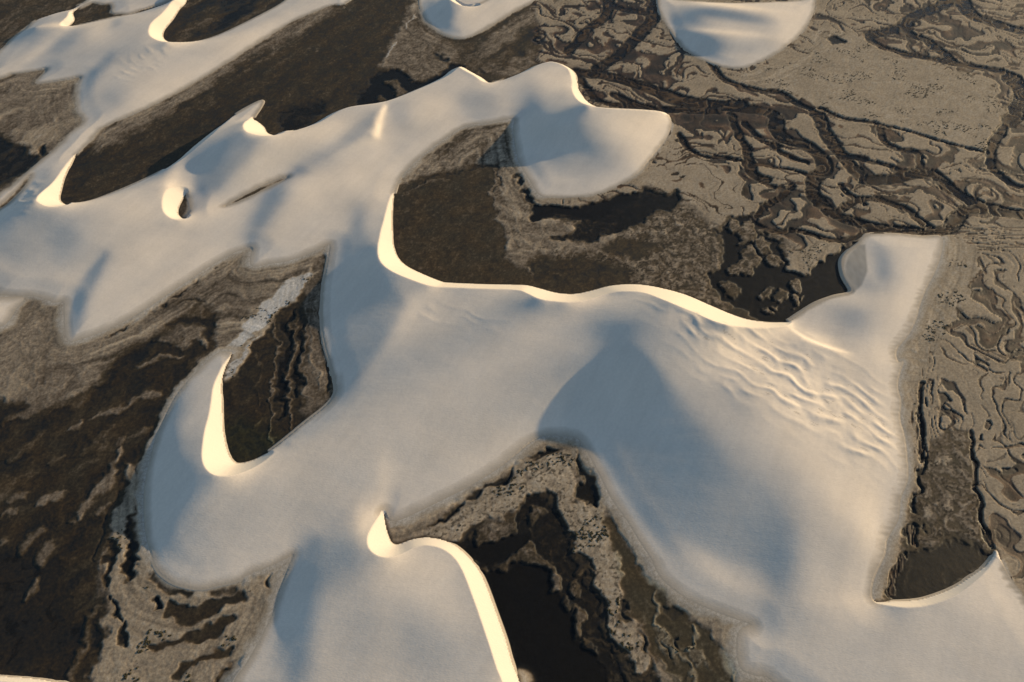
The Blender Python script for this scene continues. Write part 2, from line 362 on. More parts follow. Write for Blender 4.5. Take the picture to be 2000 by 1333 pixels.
for S1, it, rounds in ((4, 250, 3), (2, 300, 1), (1, 0, 0)):
    if S1 != S: h = up(h, S, S1)
    S = S1
    for _ in range(rounds):
        h = solve(S, h, slope_map, crest_points(), cutsegs, it=it)
        if S == 2:      # what the smoothing took away is asked for once more
            nx, ny = int(660/S)+1, int(470/S)+1; XX, YY = np.meshgrid(FX0+S*np.arange(nx), FY0+S*np.arange(ny))
            px, py = seen(XX, YY, h); gt = slope_map(px, py, XX, YY)[:-1, :-1]
            got = UX*(h[:-1, 1:]-h[:-1, :-1])/S+UY*(h[1:, :-1]-h[:-1, :-1])/S
            ex2 = np.clip(np.where((bil(SD, XX, YY) > 0)[:-1, :-1], gt-got, 0), -.15, .15)*.45
            h = solve(S, h, slope_map, crest_points(), cutsegs, it=it, extra=ex2)
            ex1 = np.repeat(np.repeat(ex2, 2, 0), 2, 1)
    print('solve', S, round(time.time()-T0, 1), 'h', h.min().round(2), h.max().round(2), flush=True)
ny1, nx1 = h.shape; e1 = np.zeros((ny1-1, nx1-1)); q_ = ex1[:ny1-1, :nx1-1]; e1[:q_.shape[0], :q_.shape[1]] = q_
h = solve(1, h, slope_map, crest_points(), cutsegs, it=300, extra=e1)
HW = h   # 1 m grid
def dune_height(x, y):
    """height of the sand surface"""
    Wv = bic(HW, x, y, FX0, FY0, 1.0)
    k0 = .9*sst(0, 9, bil(Dn, x, y)); Wv = np.where(bil(SD, x, y) > 0, .5*(Wv+np.sqrt(Wv*Wv+k0*k0)), Wv)
    sdv = bil(SD, x, y); ds = bil(Ds, x, y)
    Sf = np.where(sdv > 0, ds, -ds)*TAN
    Sf = np.where(ds > PAD-1, 99, Sf)
    m = np.minimum(Wv, Sf)
    return m, Wv, Sf, sdv, ds
#@@MESH
# ------------------------------------------------------------------ meshes
NR, NC = 896, 1290
pys = np.linspace(-120, 1500, NR)
_, yr = ground(np.full(NR, 1000.0), pys)
yr = yr[::-1]
dep = yr*cP + CAM_H*sP
u = np.linspace(-1.15, 1.15, NC)
Xg = (u[None, :]*HALF_W*dep[:, None]); Yg = np.repeat(yr[:, None], NC, 1)
print('grid y', yr[0], yr[-1], 'x', Xg[-1, 0], flush=True)
hd, Wv, Sf, sdg, dsg = dune_height(Xg, Yg)
def make_mesh(name, Z, keep, mat, X=None, Y=None, smooth=True, attrs=None):
    X = Xg if X is None else X; Y = Yg if Y is None else Y
    nr, nc = X.shape
    q = keep[:-1, :-1] & keep[1:, :-1] & keep[:-1, 1:] & keep[1:, 1:]
    used = np.zeros((nr, nc), bool); used[:-1, :-1] |= q; used[1:, :-1] |= q; used[:-1, 1:] |= q; used[1:, 1:] |= q
    idx = -np.ones((nr, nc), np.int64); idx[used] = np.arange(used.sum())
    a = idx[:-1, :-1][q]; b = idx[:-1, 1:][q]; c = idx[1:, 1:][q]; d = idx[1:, :-1][q]
    faces = np.stack([a, b, c, d], 1).astype(np.int32)
    co = np.stack([X[used], Y[used], Z[used]], 1).astype(F)
    me = bpy.data.meshes.new(name); n = len(co); m = len(faces)
    me.vertices.add(n); me.vertices.foreach_set('co', co.ravel())
    me.loops.add(m*4); me.loops.foreach_set('vertex_index', faces.ravel())
    me.polygons.add(m); me.polygons.foreach_set('loop_start', np.arange(0, m*4, 4, dtype=np.int32))
    me.polygons.foreach_set('use_smooth', np.full(m, smooth))
    me.update(calc_edges=True)
    for k, v in (attrs or {}).items():
        if v.ndim == 3:
            at = me.attributes.new(k, 'FLOAT_COLOR', 'POINT'); c4 = np.ones((n, 4), F); c4[:, :3] = v[used]; at.data.foreach_set('color', c4.ravel())
        else:
            at = me.attributes.new(k, 'FLOAT', 'POINT'); at.data.foreach_set('value', v[used].astype(F))
    o = bpy.data.objects.new(name, me); sc.collection.objects.link(o); me.materials.append(mat)
    return o, used
def tag(o, kind, label=None, cat=None, group=None):
    if kind: o['kind'] = kind
    if label: o['label'] = label
    if cat: o['category'] = cat
    if group: o['group'] = group
    return o
def mat(name, rough=.9, spec=.2):
    m = bpy.data.materials.new(name); m.use_nodes = True; b = m.node_tree.nodes['Principled BSDF']
    b.inputs['Roughness'].default_value = rough; b.inputs['Specular IOR Level'].default_value = spec
    return m, m.node_tree, b
# ------------------------------------------------------------------ ground: what lies where (traced outlines at ground level)
# each entry: outline, softness, {field: value}; lv level (0 standing water .. 1 dry sand), st streaks, bd shore bands, mo mottling, rl rills, fr fringe width (m), gr green
ZONES = [
    ([(-900,-200),(1000,-200),(1040,0),(1050,118),(1100,160),(1004,245),(900,330),(780,430),(900,560),(1200,560),(1540,640),(1700,800),(1730,1500),(-900,1500)], 12, dict(lv=.30, st=.5, bd=.25, rl=0, mo=.25, fr=1.5)),
    ([(-200,-110),(200,-110),(160,40),(0,110),(-200,200)], 10, dict(lv=.36, st=.4)),
    ([(300,-60),(620,-60),(540,40),(430,100),(300,100)], 8, dict(lv=.26, st=.9, fr=.4)),
    ([(420,-40),(520,-20),(470,40),(400,70),(430,20)], 10, dict(lv=.08, st=.6)),
    ([(-100,130),(170,140),(180,260),(60,360),(-100,420)], 10, dict(lv=.66, st=.8, fr=1.5)),
    ([(-60,255),(30,275),(62,300),(70,322),(20,355),(-60,390)], 9, dict(lv=.08, st=.2)),
    # long dark band
    ([(840,-60),(820,20),(740,120),(730,200),(510,290),(110,420),(110,360),(200,290),(420,180),(600,60),(700,-60)], 6, dict(lv=.27, st=.35, bd=.1, fr=.6)),
    ([(700,-80),(690,0),(560,70),(330,215),(190,300),(180,262),(330,180),(560,30),(680,-80)], 14, dict(lv=.60, st=.8)),
    ([(100,420),(115,330),(200,300),(330,290),(300,360),(160,410)], 14, dict(lv=.24)),
    ([(545,215),(610,200),(640,205),(600,245),(550,262)], 9, dict(lv=.06, st=.3)),
    ([(815,-10),(825,60),(790,110),(740,130),(760,90),(800,20)], 8, dict(lv=.78, st=.5)),
    ([(810,20),(860,70),(920,90),(1040,20),(1050,118),(1000,150),(900,130),(860,160),(760,160),(760,110)], 8, dict(lv=.58, st=.5, bd=.5, fr=2)),
    ([(930,80),(1050,55),(1050,118),(1040,128),(960,140),(890,118)], 8, dict(lv=.42, st=.9, bd=.2)),
    ([(690,215),(720,165),(760,140),(870,128),(890,136),(850,165),(790,186),(745,204)], 5, dict(lv=.04, st=.5)),
    ([(745,170),(775,155),(790,178),(770,192)], 5, dict(lv=.5)),
    # bay enclosed by the long crest
    ([(760,400),(830,290),(1005,225),(1060,390),(1180,390),(1330,360),(1480,440),(1560,500),(1540,660),(1000,600),(760,520)], 8, dict(lv=.64, st=.3, mo=.45, bd=.75, fr=3, rl=0)),
    ([(766,378),(800,352),(870,335),(958,320),(972,336),(965,385),(985,466),(1010,520),(1080,545),(1250,545),(1420,580),(1540,650),(1000,600),(760,520)], 6, dict(lv=.30, st=.15, mo=.25, bd=.12, fr=.5, rl=0)),
    ([(1090,500),(1250,480),(1420,530),(1450,590),(1300,560),(1180,550)], 18, dict(lv=.48, mo=.5)),
    ([(1040,398),(1100,402),(1160,398),(1245,372),(1345,374),(1320,400),(1250,425),(1180,438),(1080,432),(1048,425)], 5, {'lv': .0, 'mo': .5, 'bd': 0, 'rl': 0, 'is': .2}),
    ([(1360,430),(1480,440),(1530,520),(1400,560),(1350,500)], 14, {'lv': .42, 'mo': .6, 'is': .5, 'bd': 0, 'rl': 0}),
    ([(1400,430),(1470,425),(1520,470),(1545,500),(1650,482),(1660,520),(1700,600),(1540,640),(1480,606),(1440,570),(1410,520),(1390,470)], 8, {'lv': .04, 'mo': .35, 'is': .9, 'bd': 0, 'st': 0, 'fr': .2, 'rl': 0}),
    ([(1580,515),(1655,488),(1700,600),(1540,640),(1520,600)], 8, {'lv': -.1, 'mo': .0, 'rl': 0, 'is': 0}),
    ([(1541,492),(1570,480),(1600,474),(1640,480),(1605,503),(1580,532),(1560,534),(1541,526)], 3, dict(lv=.85, mo=.1, rl=.2)),
    # sheet of mud right of the dome
    ([(1310,250),(1400,330),(1455,360),(1450,430),(1400,440),(1330,380),(1260,360),(1290,290)], 8, dict(lv=.86, mo=.1, rl=.6, bd=0, fr=1.5)),
    # eye basin and left basin
    ([(-200,560),(130,560),(500,470),(660,460),(670,800),(440,950),(430,690),(300,900),(250,1500),(-200,1500)], 6, dict(lv=.64, st=.45, bd=.8, fr=3.2, mo=.2)),
    ([(645,500),(640,580),(640,640),(660,770),(500,920),(430,880),(428,780),(450,720),(520,650),(545,600),(570,560),(615,520)], 6, dict(lv=.20, st=0, bd=.0, mo=.3, fr=.5)),
    ([(645,480),(635,560),(640,660),(660,770),(600,830),(590,760),(600,640),(590,560)], 9, dict(lv=.52, bd=.0, st=.3)),
    ([(430,830),(520,830),(540,860),(480,910),(430,900)], 22, dict(gr=1, lv=.18)),
    ([(-200,830),(60,790),(150,790),(230,700),(330,640),(400,600),(425,630),(400,690),(340,760),(290,860),(250,960),(215,1060),(190,1180),(200,1500),(-200,1500)], 12, dict(lv=.19, st=.5, bd=.12, mo=.2, fr=1)),
    ([(340,615),(400,600),(410,640),(360,665),(320,660)], 10, dict(lv=.45, st=.4)),
    ([(150,830),(270,740),(330,700),(350,720),(290,800),(200,850)], 14, dict(lv=.22, st=.5)),
    ([(-200,1090),(60,1080),(130,1180),(100,1290),(-200,1320)], 26, dict(lv=.10, st=.15, mo=.1)),
    ([(350,765),(425,690),(470,640),(525,584),(560,545),(610,535),(590,570),(540,605),(500,650),(460,690),(440,720),(427,700),(375,750)], 4, dict(lv=1.32, st=.3, mo=.15, bd=0)),
    ([(440,720),(470,690),(520,640),(500,670),(445,745)], 4, dict(lv=1.15, mo=.5)),
    # shore below the horned dune
    ([(262,900),(285,1110),(340,1160),(460,1150),(575,1090),(480,1320),(440,1420),(190,1420),(210,1180),(225,1050),(240,960)], 6, dict(lv=.78, st=.12, bd=.22, mo=.2, fr=3.6)),
    # star-shaped bay at the bottom
    ([(740,990),(1060,840),(1150,860),(1280,1080),(1480,1210),(1560,1420),(900,1420),(760,1080)], 6, dict(lv=.70, st=.1, bd=.15, mo=.25, fr=3.4)),
    ([(870,1062),(920,1030),(980,985),(1030,962),(1075,950),(1105,985),(1110,1020),(1150,1060),(1180,1150),(1230,1230),(1290,1340),(1300,1420),(960,1420)], 10, dict(lv=.17, mo=.45, bd=0, st=0)),
    ([(935,1115),(1040,1060),(1075,1110),(1110,1170),(1160,1240),(1240,1340),(1240,1420),(980,1420)], 8, dict(lv=-.05, mo=.12, bd=0, st=0)),
    ([(1175,1020),(1200,1050),(1290,1150),(1330,1200),(1440,1290),(1440,1420),(1330,1340),(1260,1240),(1210,1120)], 8, dict(lv=.36, gr=.2, mo=.3)),
    # right-hand pool flat
    ([(1790,930),(1830,850),(1880,835),(1905,880),(1900,960),(1925,1000),(1945,1075),(1860,1180),(1720,1190),(1745,1100),(1780,1010)], 5, dict(lv=.40, mo=.8, rl=0, fr=1.5)),
    ([(1770,1070),(1850,1050),(1935,1080),(1860,1180),(1730,1185)], 20, dict(lv=.17, mo=.4)),
    # belts where the channels crowd
    ([(1050,-60),(1330,-60),(1310,70),(1400,150),(1550,185),(1600,220),(1760,262),(1930,300),(2200,330),(2200,480),(1700,460),(1560,470),(1480,410),(1440,340),(1330,300),(1320,250),(1180,215),(1040,120)], 14, dict(bt=1)),
    ([(1700,-60),(2300,-60),(2300,330),(1990,330),(1950,200),(1830,130),(1680,75)], 10, dict(bt=.9)),
    ([(1830,470),(1905,480),(1900,560),(1862,620),(1812,700),(1785,760),(1790,900),(1765,1060),(1742,1150),(1700,1175),(1690,700),(1780,600)], 8, dict(lv=.92, rl=0, fr=3, mo=.05)),
    ([(1850,480),(2300,470),(2300,1250),(1975,1110),(1915,960),(1890,830),(1800,745),(1850,620)], 14, dict(bt=.6)),
    # stony beige block top right
    ([(1600,60),(1700,75),(1720,105),(1830,130),(1910,150),(1955,200),(1950,250),(1930,300),(1800,265),(1660,230),(1560,190),(1440,150),(1560,120)], 6, dict(lv=.90, mo=.32, rl=.12)),
]
SHORT = {'is': 0., **dict(lv=.82, st=0., bd=0., mo=.10, rl=1.0, fr=1.2, gr=0., bt=.35)}
# ribbons: value of lv, half width (traced units at that place), polyline; kind c = channel, r = raised or sunk line
CHAN = [
    (8, [(1122,140),(1175,147),(1217,156),(1262,170),(1315,186),(1352,196),(1422,208),(1492,217),(1515,230),(1517,252),(1538,273),(1573,283),(1601,304),(1611,329),(1590,350),(1590,378),(1608,402),(1650,427),(1720,444),(1790,453),(1846,451),(1874,420),(1912,408),(2010,420),(2200,440)]),
    (9, [(1262,170),(1330,200),(1390,205),(1440,203)]), (6, [(1200,185),(1260,210),(1330,214),(1400,216)]),
    (8, [(1597,224),(1610,250),(1625,280),(1650,308),(1674,336),(1690,351),(1737,350),(1783,339),(1825,339),(1853,367),(1888,388),(1947,409)]),
    (6, [(1189,-20),(1185,28),(1150,55),(1133,75),(1110,100)]), (7, [(1280,-20),(1276,31),(1245,70),(1210,105),(1168,133)]), (5, [(1189,5),(1215,18),(1245,21),(1273,31)]),
    (4, [(1310,45),(1335,94),(1380,112),(1391,129),(1419,157),(1475,175),(1527,182),(1552,199),(1580,213),(1601,224)]),
    (7, [(1860,-20),(1839,10),(1790,28),(1765,48),(1732,62),(1702,68)]), (6, [(1762,49),(1780,68),(1807,77),(1839,101),(1862,122)]),
    (5, [(1699,68),(1702,80),(1755,101),(1825,115),(1895,130),(1947,137),(1986,150),(1996,182),(1986,217),(1958,252),(1940,280),(1933,308),(1947,336),(1982,360),(2030,380)]),
    (9, [(1972,150),(1996,182),(1986,217),(1972,240)]), (9, [(1867,-20),(1895,25),(1947,47),(2030,66),(2200,80)]),
    (2.5, [(1601,210),(1650,231),(1702,238),(1772,255),(1842,276),(1895,290),(1933,300)]),
    (3, [(1328,262),(1340,285),(1370,304),(1422,308),(1454,315),(1510,325),(1559,334),(1587,345)]),
    (5, [(1426,222),(1440,259),(1457,287),(1464,312),(1475,340),(1500,350)]), (4, [(1454,240),(1480,268),(1500,280),(1520,283)]),
    (4, [(1720,250),(1728,275),(1760,292),(1790,297),(1797,325),(1783,335)]),
    (5, [(1640,412),(1685,388),(1737,395),(1775,410),(1795,430),(1818,445)]), (3, [(1510,285),(1530,300),(1555,310),(1580,318)]),
    (4, [(1122,143),(1150,175),(1175,200),(1240,207)]), (3, [(1454,315),(1470,345),(1500,360),(1540,370)]),
    (3.5, [(1650,300),(1700,315),(1740,325),(1783,339)]), (3, [(1690,400),(1660,380),(1640,360)]),
    (4, [(1470,430),(1500,400),(1530,380),(1545,362)]), (3.5, [(1480,440),(1520,452),(1560,450),(1640,470),(1690,455),(1720,446)]),
    (2.5, [(1895,842),(1900,880),(1905,920),(1900,950),(1920,980),(1920,1020),(1935,1050),(1943,1070)]),
    (2.5, [(1800,745),(1797,800),(1802,850),(1796,900)]), (3.5, [(1778,1030),(1790,1060)]), (4, [(1765,1090),(1748,1120),(1738,1160)]),
]
LINE = [  # (level, half width, polyline)
    (.62, 2.5, [(965,330),(963,380),(980,440),(1003,500),(1040,533)]), (.72, 4, [(1010,400),(1015,440),(1025,490)]), (.75, 4, [(1020,470),(1060,485),(1110,480),(1140,478)]),
    (.13, 2.4, [(800,372),(850,345),(900,335),(960,322),(972,335),(968,370)]), (.50, 2, [(780,385),(830,360),(880,352)]),
    (1.30, 2.2, [(750,113),(778,80)]), (1.2, 2, [(793,53),(808,30)]), (.55, 2, [(975,335),(976,390),(990,440),(1012,480)]),
    (.60, 2.2, [(541,622),(538,680),(534,740),(532,800),(528,860)]), (.60, 2.8, [(571,600),(569,660),(565,720),(562,780),(566,840)]),
    (.62, 2.2, [(600,580),(597,640),(592,700),(592,760),(605,800)]), (.35, 1.8, [(504,690),(503,760),(500,830)]), (.66, 2, [(620,560),(614,620),(610,680),(618,740)]),
    (.72, 4, [(608,690),(618,720),(625,760)]), (.10, 6, [(636,590),(632,660),(643,720),(648,760)]), (.05, 3.5, [(640,520),(628,580)]),
    (.05, 8, [(570,600),(555,680),(550,760),(548,820)]), (.05, 7, [(585,640),(580,720),(576,780)]),
    # left basin
    (0.12, 3.0, [(210,655),(260,630),(330,585),(420,520)]), (0.30, 5.0, [(340,600),(370,590),(400,590)]), (0.15, 9.0, [(330,635),(375,622),(415,628),(400,650)]),
    (0.60, 9.0, [(183,815),(220,800),(250,790),(275,775)]), (0.60, 12.0, [(280,778),(308,768)]), (0.57, 6.0, [(275,715),(310,700),(355,695)]), (0.58, 6.0, [(135,842),(160,825)]),
    (0.60, 15.0, [(150,1015),(175,980),(200,950),(215,925)]), (0.60, 10.5, [(75,990),(100,970),(120,958)]), (0.53, 10.5, [(40,1080),(60,1050),(85,1035)]), (0.52, 12.0, [(310,665),(340,655),(375,660)]),
    (0.47, 7.5, [(200,1150),(150,1300),(160,1400)]), (0.52, 13.5, [(20,820),(60,800),(120,770),(150,740)]),
    (0.62, 7.5, [(165,1000),(200,930),(240,870)]), (0.10, 4.0, [(225,960),(200,1040),(180,1100)]),
    (0.10, 4.0, [(296,905),(285,935),(278,965)]),
    (0.53, 9.0, [(20,985),(50,960)]), (0.57, 7.5, [(95,975),(118,955)]), (0.52, 12.0, [(70,1100),(95,1075),(110,1050)]), (0.50, 10.5, [(45,1170),(60,1130)]), (0.53, 9.0, [(0,1010),(25,1000)]), (0.52, 7.5, [(5,1060),(20,1050)]),
    (0.43, 7.5, [(100,905),(130,880)]), (0.41, 9.0, [(160,880),(190,860),(215,835)]), (0.43, 7.5, [(225,870),(250,850)]), (0.36, 12.0, [(95,800),(130,790),(170,775)]), (0.43, 9.0, [(260,850),(280,830)]),
    (0.38, 10.5, [(10,900),(50,870),(80,850)]), (0.43, 6.0, [(190,1010),(215,985)]), (0.60, 7.5, [(35,775),(50,765)]), (0.53, 15.0, [(60,750),(110,720),(150,735)]),
    # spits
    (.75, 4, [(1277,1160),(1276,1190),(1272,1210),(1290,1222)]), (.85, 2.5, [(1358,1230),(1354,1255),(1350,1275)]), (.72, 4, [(1300,1220),(1320,1260),(1345,1300),(1360,1330)]), (.6, 5, [(1345,1275),(1365,1295),(1385,1305)]),
    (.85, 2, [(1443,1310),(1440,1345)]), (.6, 3, [(1290,1290),(1330,1330)]),
    # arms of the crescent shore
    (.92, 3, [(560,1100),(540,1150),(515,1215),(480,1290)]),
]
DARK = [  # small pools: level, softness, outline
    (.24, 3, [(325,1176),(345,1172),(385,1176),(430,1162),(479,1145),(477,1158),(440,1183),(400,1203),(346,1213),(318,1203)]),
    (.24, 3, [(304,1258),(350,1240),(400,1215),(451,1199),(448,1217),(420,1240),(370,1250),(310,1272)]),
    (.24, 3, [(318,1333),(350,1305),(400,1280),(430,1262),(455,1266),(425,1290),(370,1310),(345,1340)]),
    (.02, 3, [(415,1333),(455,1293),(478,1282),(470,1310),(452,1340),(430,1350)]),
    (.04, 2, [(252,1007),(262,972),(270,975),(271,1042),(269,1091),(255,1126),(245,1077)]),
    (.15, 2, [(213,1060),(222,1050),(231,1055),(227,1100),(222,1133),(206,1133)]),
    (.06, 2, [(245,1115),(270,1100),(275,1125),(262,1140)]),
    (.15, 3, [(235,1205),(252,1217),(250,1262),(235,1255),(226,1240)]),
    (.05, 2, [(285,1180),(300,1165),(308,1195),(295,1200)]), (.10, 2, [(515,1135),(530,1122),(537,1124),(525,1140),(515,1143)]),
    (.12, 2, [(210,1155),(218,1155),(217,1170),(210,1168)]), (.08, 2, [(218,1170),(226,1172),(228,1210),(220,1200)]),
    (.08, 2, [(1605,72),(1625,68),(1650,78),(1645,86),(1625,84)]),
    (.05, 3, [(75,290),(88,283),(93,296),(80,304)]),
    (.05, 2, [(1775,1030),(1790,1028),(1792,1050),(1780,1060)]),
]
DETAIL = [  # (level, mottling, softness, outline)
    # dark water and islands of the east bay
    (.50, .8, 10, [(1060,480),(1160,500),(1250,440),(1330,400),(1380,450),(1410,470),(1400,520),(1380,560),(1420,610),(1300,565),(1180,560),(1150,520)]),
    (.24, .4, 9, [(1190,472),(1260,472),(1290,482),(1250,500),(1200,498)]), (.22, .35, 14, [(1060,500),(1160,505),(1230,530),(1200,560),(1080,560),(1020,520)]),
    (.06, .5, 3, [(1075,470),(1090,460),(1110,455),(1140,432),(1190,425),(1230,443),(1180,458),(1160,472),(1110,470)]),
    (.0, .35, 3, [(1200,420),(1225,392),(1290,377),(1325,372),(1332,385),(1315,400),(1295,412),(1260,430),(1225,448),(1195,452)]),
    (-.05, .3, 2, [(1041,398),(1060,396),(1085,398),(1140,401),(1180,394),(1225,375),(1238,372),(1240,388),(1215,398),(1180,410),(1168,425),(1140,426),(1110,422),(1078,416),(1060,431),(1043,428)]),
    (.04, .3, 2, [(1012,335),(1018,345),(1016,362),(1007,355)]), (.05, .3, 2, [(1022,370),(1042,388),(1040,396),(1025,392)]),
    (-.02, .35, 3, [(1372,440),(1400,455),(1425,425),(1475,422),(1480,455),(1510,470),(1530,490),(1545,525),(1600,520),(1660,485),(1700,460),(1680,545),(1668,580),(1600,600),(1541,635),(1480,622),(1440,602),(1400,575),(1380,545),(1405,520),(1415,500),(1410,465)]),
    (.55, .7, 2, [(1423,430),(1440,426),(1448,440),(1435,455),(1424,447)]), (.55, .7, 2, [(1440,455),(1455,433),(1470,432),(1476,450),(1470,475),(1450,470),(1435,475)]),
    (.52, .7, 2, [(1475,470),(1485,464),(1508,485),(1492,492),(1477,482)]), (.55, .7, 2, [(1493,500),(1510,494),(1528,505),(1525,520),(1505,518)]),
    (.50, .8, 2, [(1452,485),(1465,483),(1485,505),(1478,520),(1462,535),(1440,535),(1422,525),(1435,510),(1450,505)]),
    (.55, .7, 2, [(1540,550),(1560,546),(1570,562),(1555,570),(1540,562)]), (.55, .7, 2, [(1545,578),(1556,576),(1564,596),(1552,600)]), (.52, .8, 2, [(1565,580),(1574,576),(1572,590)]),
    (.5, .9, 3, [(1482,560),(1496,556),(1500,568),(1490,578)]), (.5, .9, 3, [(1505,575),(1518,568),(1532,572),(1520,585)]), (.5, .9, 3, [(1492,598),(1502,594),(1506,608),(1496,608)]), (.5, .9, 2, [(1510,594),(1520,592),(1522,602)]),
    (.42, .7, 4, [(1405,552),(1440,553),(1452,572),(1430,578),(1408,566)]), (.45, .7, 3, [(1400,598),(1418,590),(1425,602),(1412,606)]),
    (.82, .05, 2, [(1541,492),(1547,505),(1538,527),(1560,530),(1580,534),(1592,518),(1606,503),(1662,478),(1625,482),(1600,484),(1600,474),(1570,487)]),
    # star bay
    (.04, .25, 3, [(850,1010),(880,985),(900,970),(940,955),(960,935),(985,925),(1000,910),(1050,885),(1070,875),(1102,876),(1075,891),(1060,899),(1045,893),(1020,906),(1000,920),(985,943),(960,951),(930,975),(900,982),(880,1000),(840,1030),(828,1044)]),
    (.86, .55, 3, [(826,1048),(880,1005),(925,975),(985,942),(1055,897),(1100,880),(1125,882),(1120,930),(1128,980),(1160,995),(1176,1015),(1178,1050),(1190,1076),(1205,1085),(1216,1105),(1222,1120),(1202,1130),(1213,1165),(1216,1195),(1226,1215),(1242,1255),(1262,1290),(1255,1312),(1240,1292),(1225,1270),(1205,1240),(1188,1200),(1165,1150),(1160,1112),(1150,1092),(1122,1060),(1103,1012),(1082,967),(1050,960),(1010,985),(980,1010),(930,1030),(880,1055)]),
    (.06, .45, 5, [(1060,968),(1083,985),(1095,1020),(1110,1060),(1140,1110),(1155,1160),(1175,1220),(1200,1270),(1240,1420),(1014,1420),(986,1248),(947,1140),(925,1090),(884,1066),(930,1042),(985,1018),(1005,990),(1030,972)]),
    (.42, .5, 5, [(940,1025),(975,1010),(990,1000),(1000,1030),(975,1060),(945,1065)]), (.40, .6, 5, [(1030,995),(1060,990),(1070,1005),(1040,1015)]),
    (-.04, .2, 3, [(908,1078),(960,1052),(1005,1040),(1035,1036),(1040,1044),(1002,1082),(962,1100),(938,1110)]),
    (.38, .5, 3, [(935,1120),(960,1112),(1000,1088),(1037,1045),(1046,1065),(1060,1093),(1080,1120),(1092,1135),(1092,1148),(1080,1152),(1062,1118),(1030,1102),(1000,1106),(960,1120)]),
    (-.08, .2, 4, [(942,1128),(1000,1112),(1030,1108),(1058,1122),(1078,1158),(1105,1175),(1120,1240),(1155,1262),(1168,1300),(1230,1420),(1040,1420),(990,1262)]),
    (.52, .4, 3, [(1075,1122),(1085,1126),(1093,1142),(1086,1156),(1078,1150)]), (.50, .5, 3, [(1115,1195),(1130,1197),(1137,1214),(1130,1236),(1121,1220)]), (.34, .6, 4, [(1103,1170),(1112,1172),(1116,1186),(1106,1185)]), (.32, .6, 4, [(1142,1240),(1158,1250),(1165,1285),(1155,1275)]),
    (.30, .6, 5, [(1118,1140),(1132,1138),(1138,1155),(1125,1170),(1118,1158)]), (.30, .6, 5, [(1130,1110),(1145,1108),(1146,1122),(1134,1125)]),
    (.02, .3, 2, [(1125,878),(1141,905),(1156,930),(1169,960),(1171,985),(1160,1000),(1136,980),(1126,968),(1131,945),(1135,930),(1128,905)]),
    (.33, .12, 3, [(1182,1016),(1200,1030),(1225,1055),(1250,1085),(1274,1130),(1280,1152),(1262,1200),(1240,1212),(1217,1170),(1211,1132),(1225,1115),(1202,1080),(1182,1050)]),
    (.33, .25, 6, [(1240,1212),(1290,1182),(1340,1200),(1400,1250),(1440,1300),(1450,1420),(1360,1420),(1330,1310),(1280,1295),(1257,1250)]),
    (.60, .6, 4, [(1282,1225),(1300,1225),(1325,1260),(1327,1285),(1310,1292),(1290,1258)]), (.58, .6, 4, [(1350,1265),(1375,1275),(1385,1300),(1368,1302),(1350,1290)]),
    (.08, .4, 3, [(1214,1175),(1224,1180),(1226,1208),(1216,1196)]), (.08, .4, 3, [(1242,1240),(1252,1250),(1254,1275),(1244,1262)]), (.1, .4, 3, [(1300,1250),(1310,1270),(1306,1284)]), (.08, .4, 3, [(1328,1250),(1336,1262),(1332,1280)]),
    (.16, .2, 4, [(1290,1175),(1325,1190),(1340,1205),(1330,1215),(1290,1195)]),
    # speckled flat at the right
    (.50, .75, 3, [(1818,892),(1840,845),(1860,833),(1890,838),(1886,860),(1900,890),(1905,950),(1906,1000),(1916,1040),(1942,1075),(1900,1128),(1860,1150),(1790,1176),(1735,1177),(1758,1090),(1775,1060),(1800,1000),(1796,950),(1812,930)]),
    (.06, .3, 14, [(1765,1088),(1850,1052),(1910,1062),(1942,1082),(1900,1132),(1830,1168),(1738,1180)]),
    (.02, .2, 2, [(1800,888),(1811,900),(1806,930),(1796,960),(1788,1002),(1782,992),(1790,930)]), (.02, .2, 2, [(1780,1030),(1795,1032),(1791,1058),(1783,1062)]), (.02, .2, 2, [(1738,1174),(1744,1122),(1764,1086),(1778,1078),(1766,1112),(1753,1165)]),
    (.02, .1, 2, [(1916,1034),(1935,1028),(1943,1048),(1946,1073),(1930,1060)]),
    # platform and water beyond the crest
    (.56, .45, 4, [(760,127),(788,75),(815,58),(840,85),(870,105),(888,125),(852,150),(815,160),(790,146),(764,136)]),
    (-.02, .2, 3, [(698,206),(715,180),(745,145),(765,133),(790,148),(815,163),(845,151),(880,126),(906,130),(860,152),(815,174),(790,189),(750,202)]),
    (.48, .4, 3, [(745,160),(765,155),(785,170),(793,186),(778,189),(765,170)]), (.42, .4, 3, [(728,197),(745,190),(754,198)]),
    (.12, .4, 3, [(850,103),(875,112),(882,120),(862,118)]), (.10, .4, 3, [(932,132),(952,140),(945,144)]),
    # left basin
    (.68, .3, 10, [(-60,700),(10,650),(28,600),(90,590),(125,622),(126,668),(205,668),(160,702),(60,742),(20,745),(-60,745)]),
    (.64, .3, 4, [(38,782),(50,750),(75,735),(120,735),(150,720),(198,718),(165,746),(120,760),(105,782),(70,792)]), (.76, .1, 2, [(2,768),(14,742),(34,715),(42,730),(28,765),(12,781)]),
    (.58, .35, 4, [(352,650),(372,640),(390,642),(392,655),(372,668),(360,678),(340,672)]), (.60, .3, 3, [(386,662),(398,656),(402,668),(392,675)]), (.12, .1, 6, [(335,640),(360,618),(400,618),(418,640),(405,656),(395,640),(370,632)]),
]
XF, YF = np.meshgrid(gx, gy)
PXF, PYF = seen(XF, YF, 0.0)
FD = {k: np.full((FH, FW), v, F) for k, v in SHORT.items()}
vis = (PYF > -160) & (PYF < 1500) & (abs(PXF-1000) < 1300)
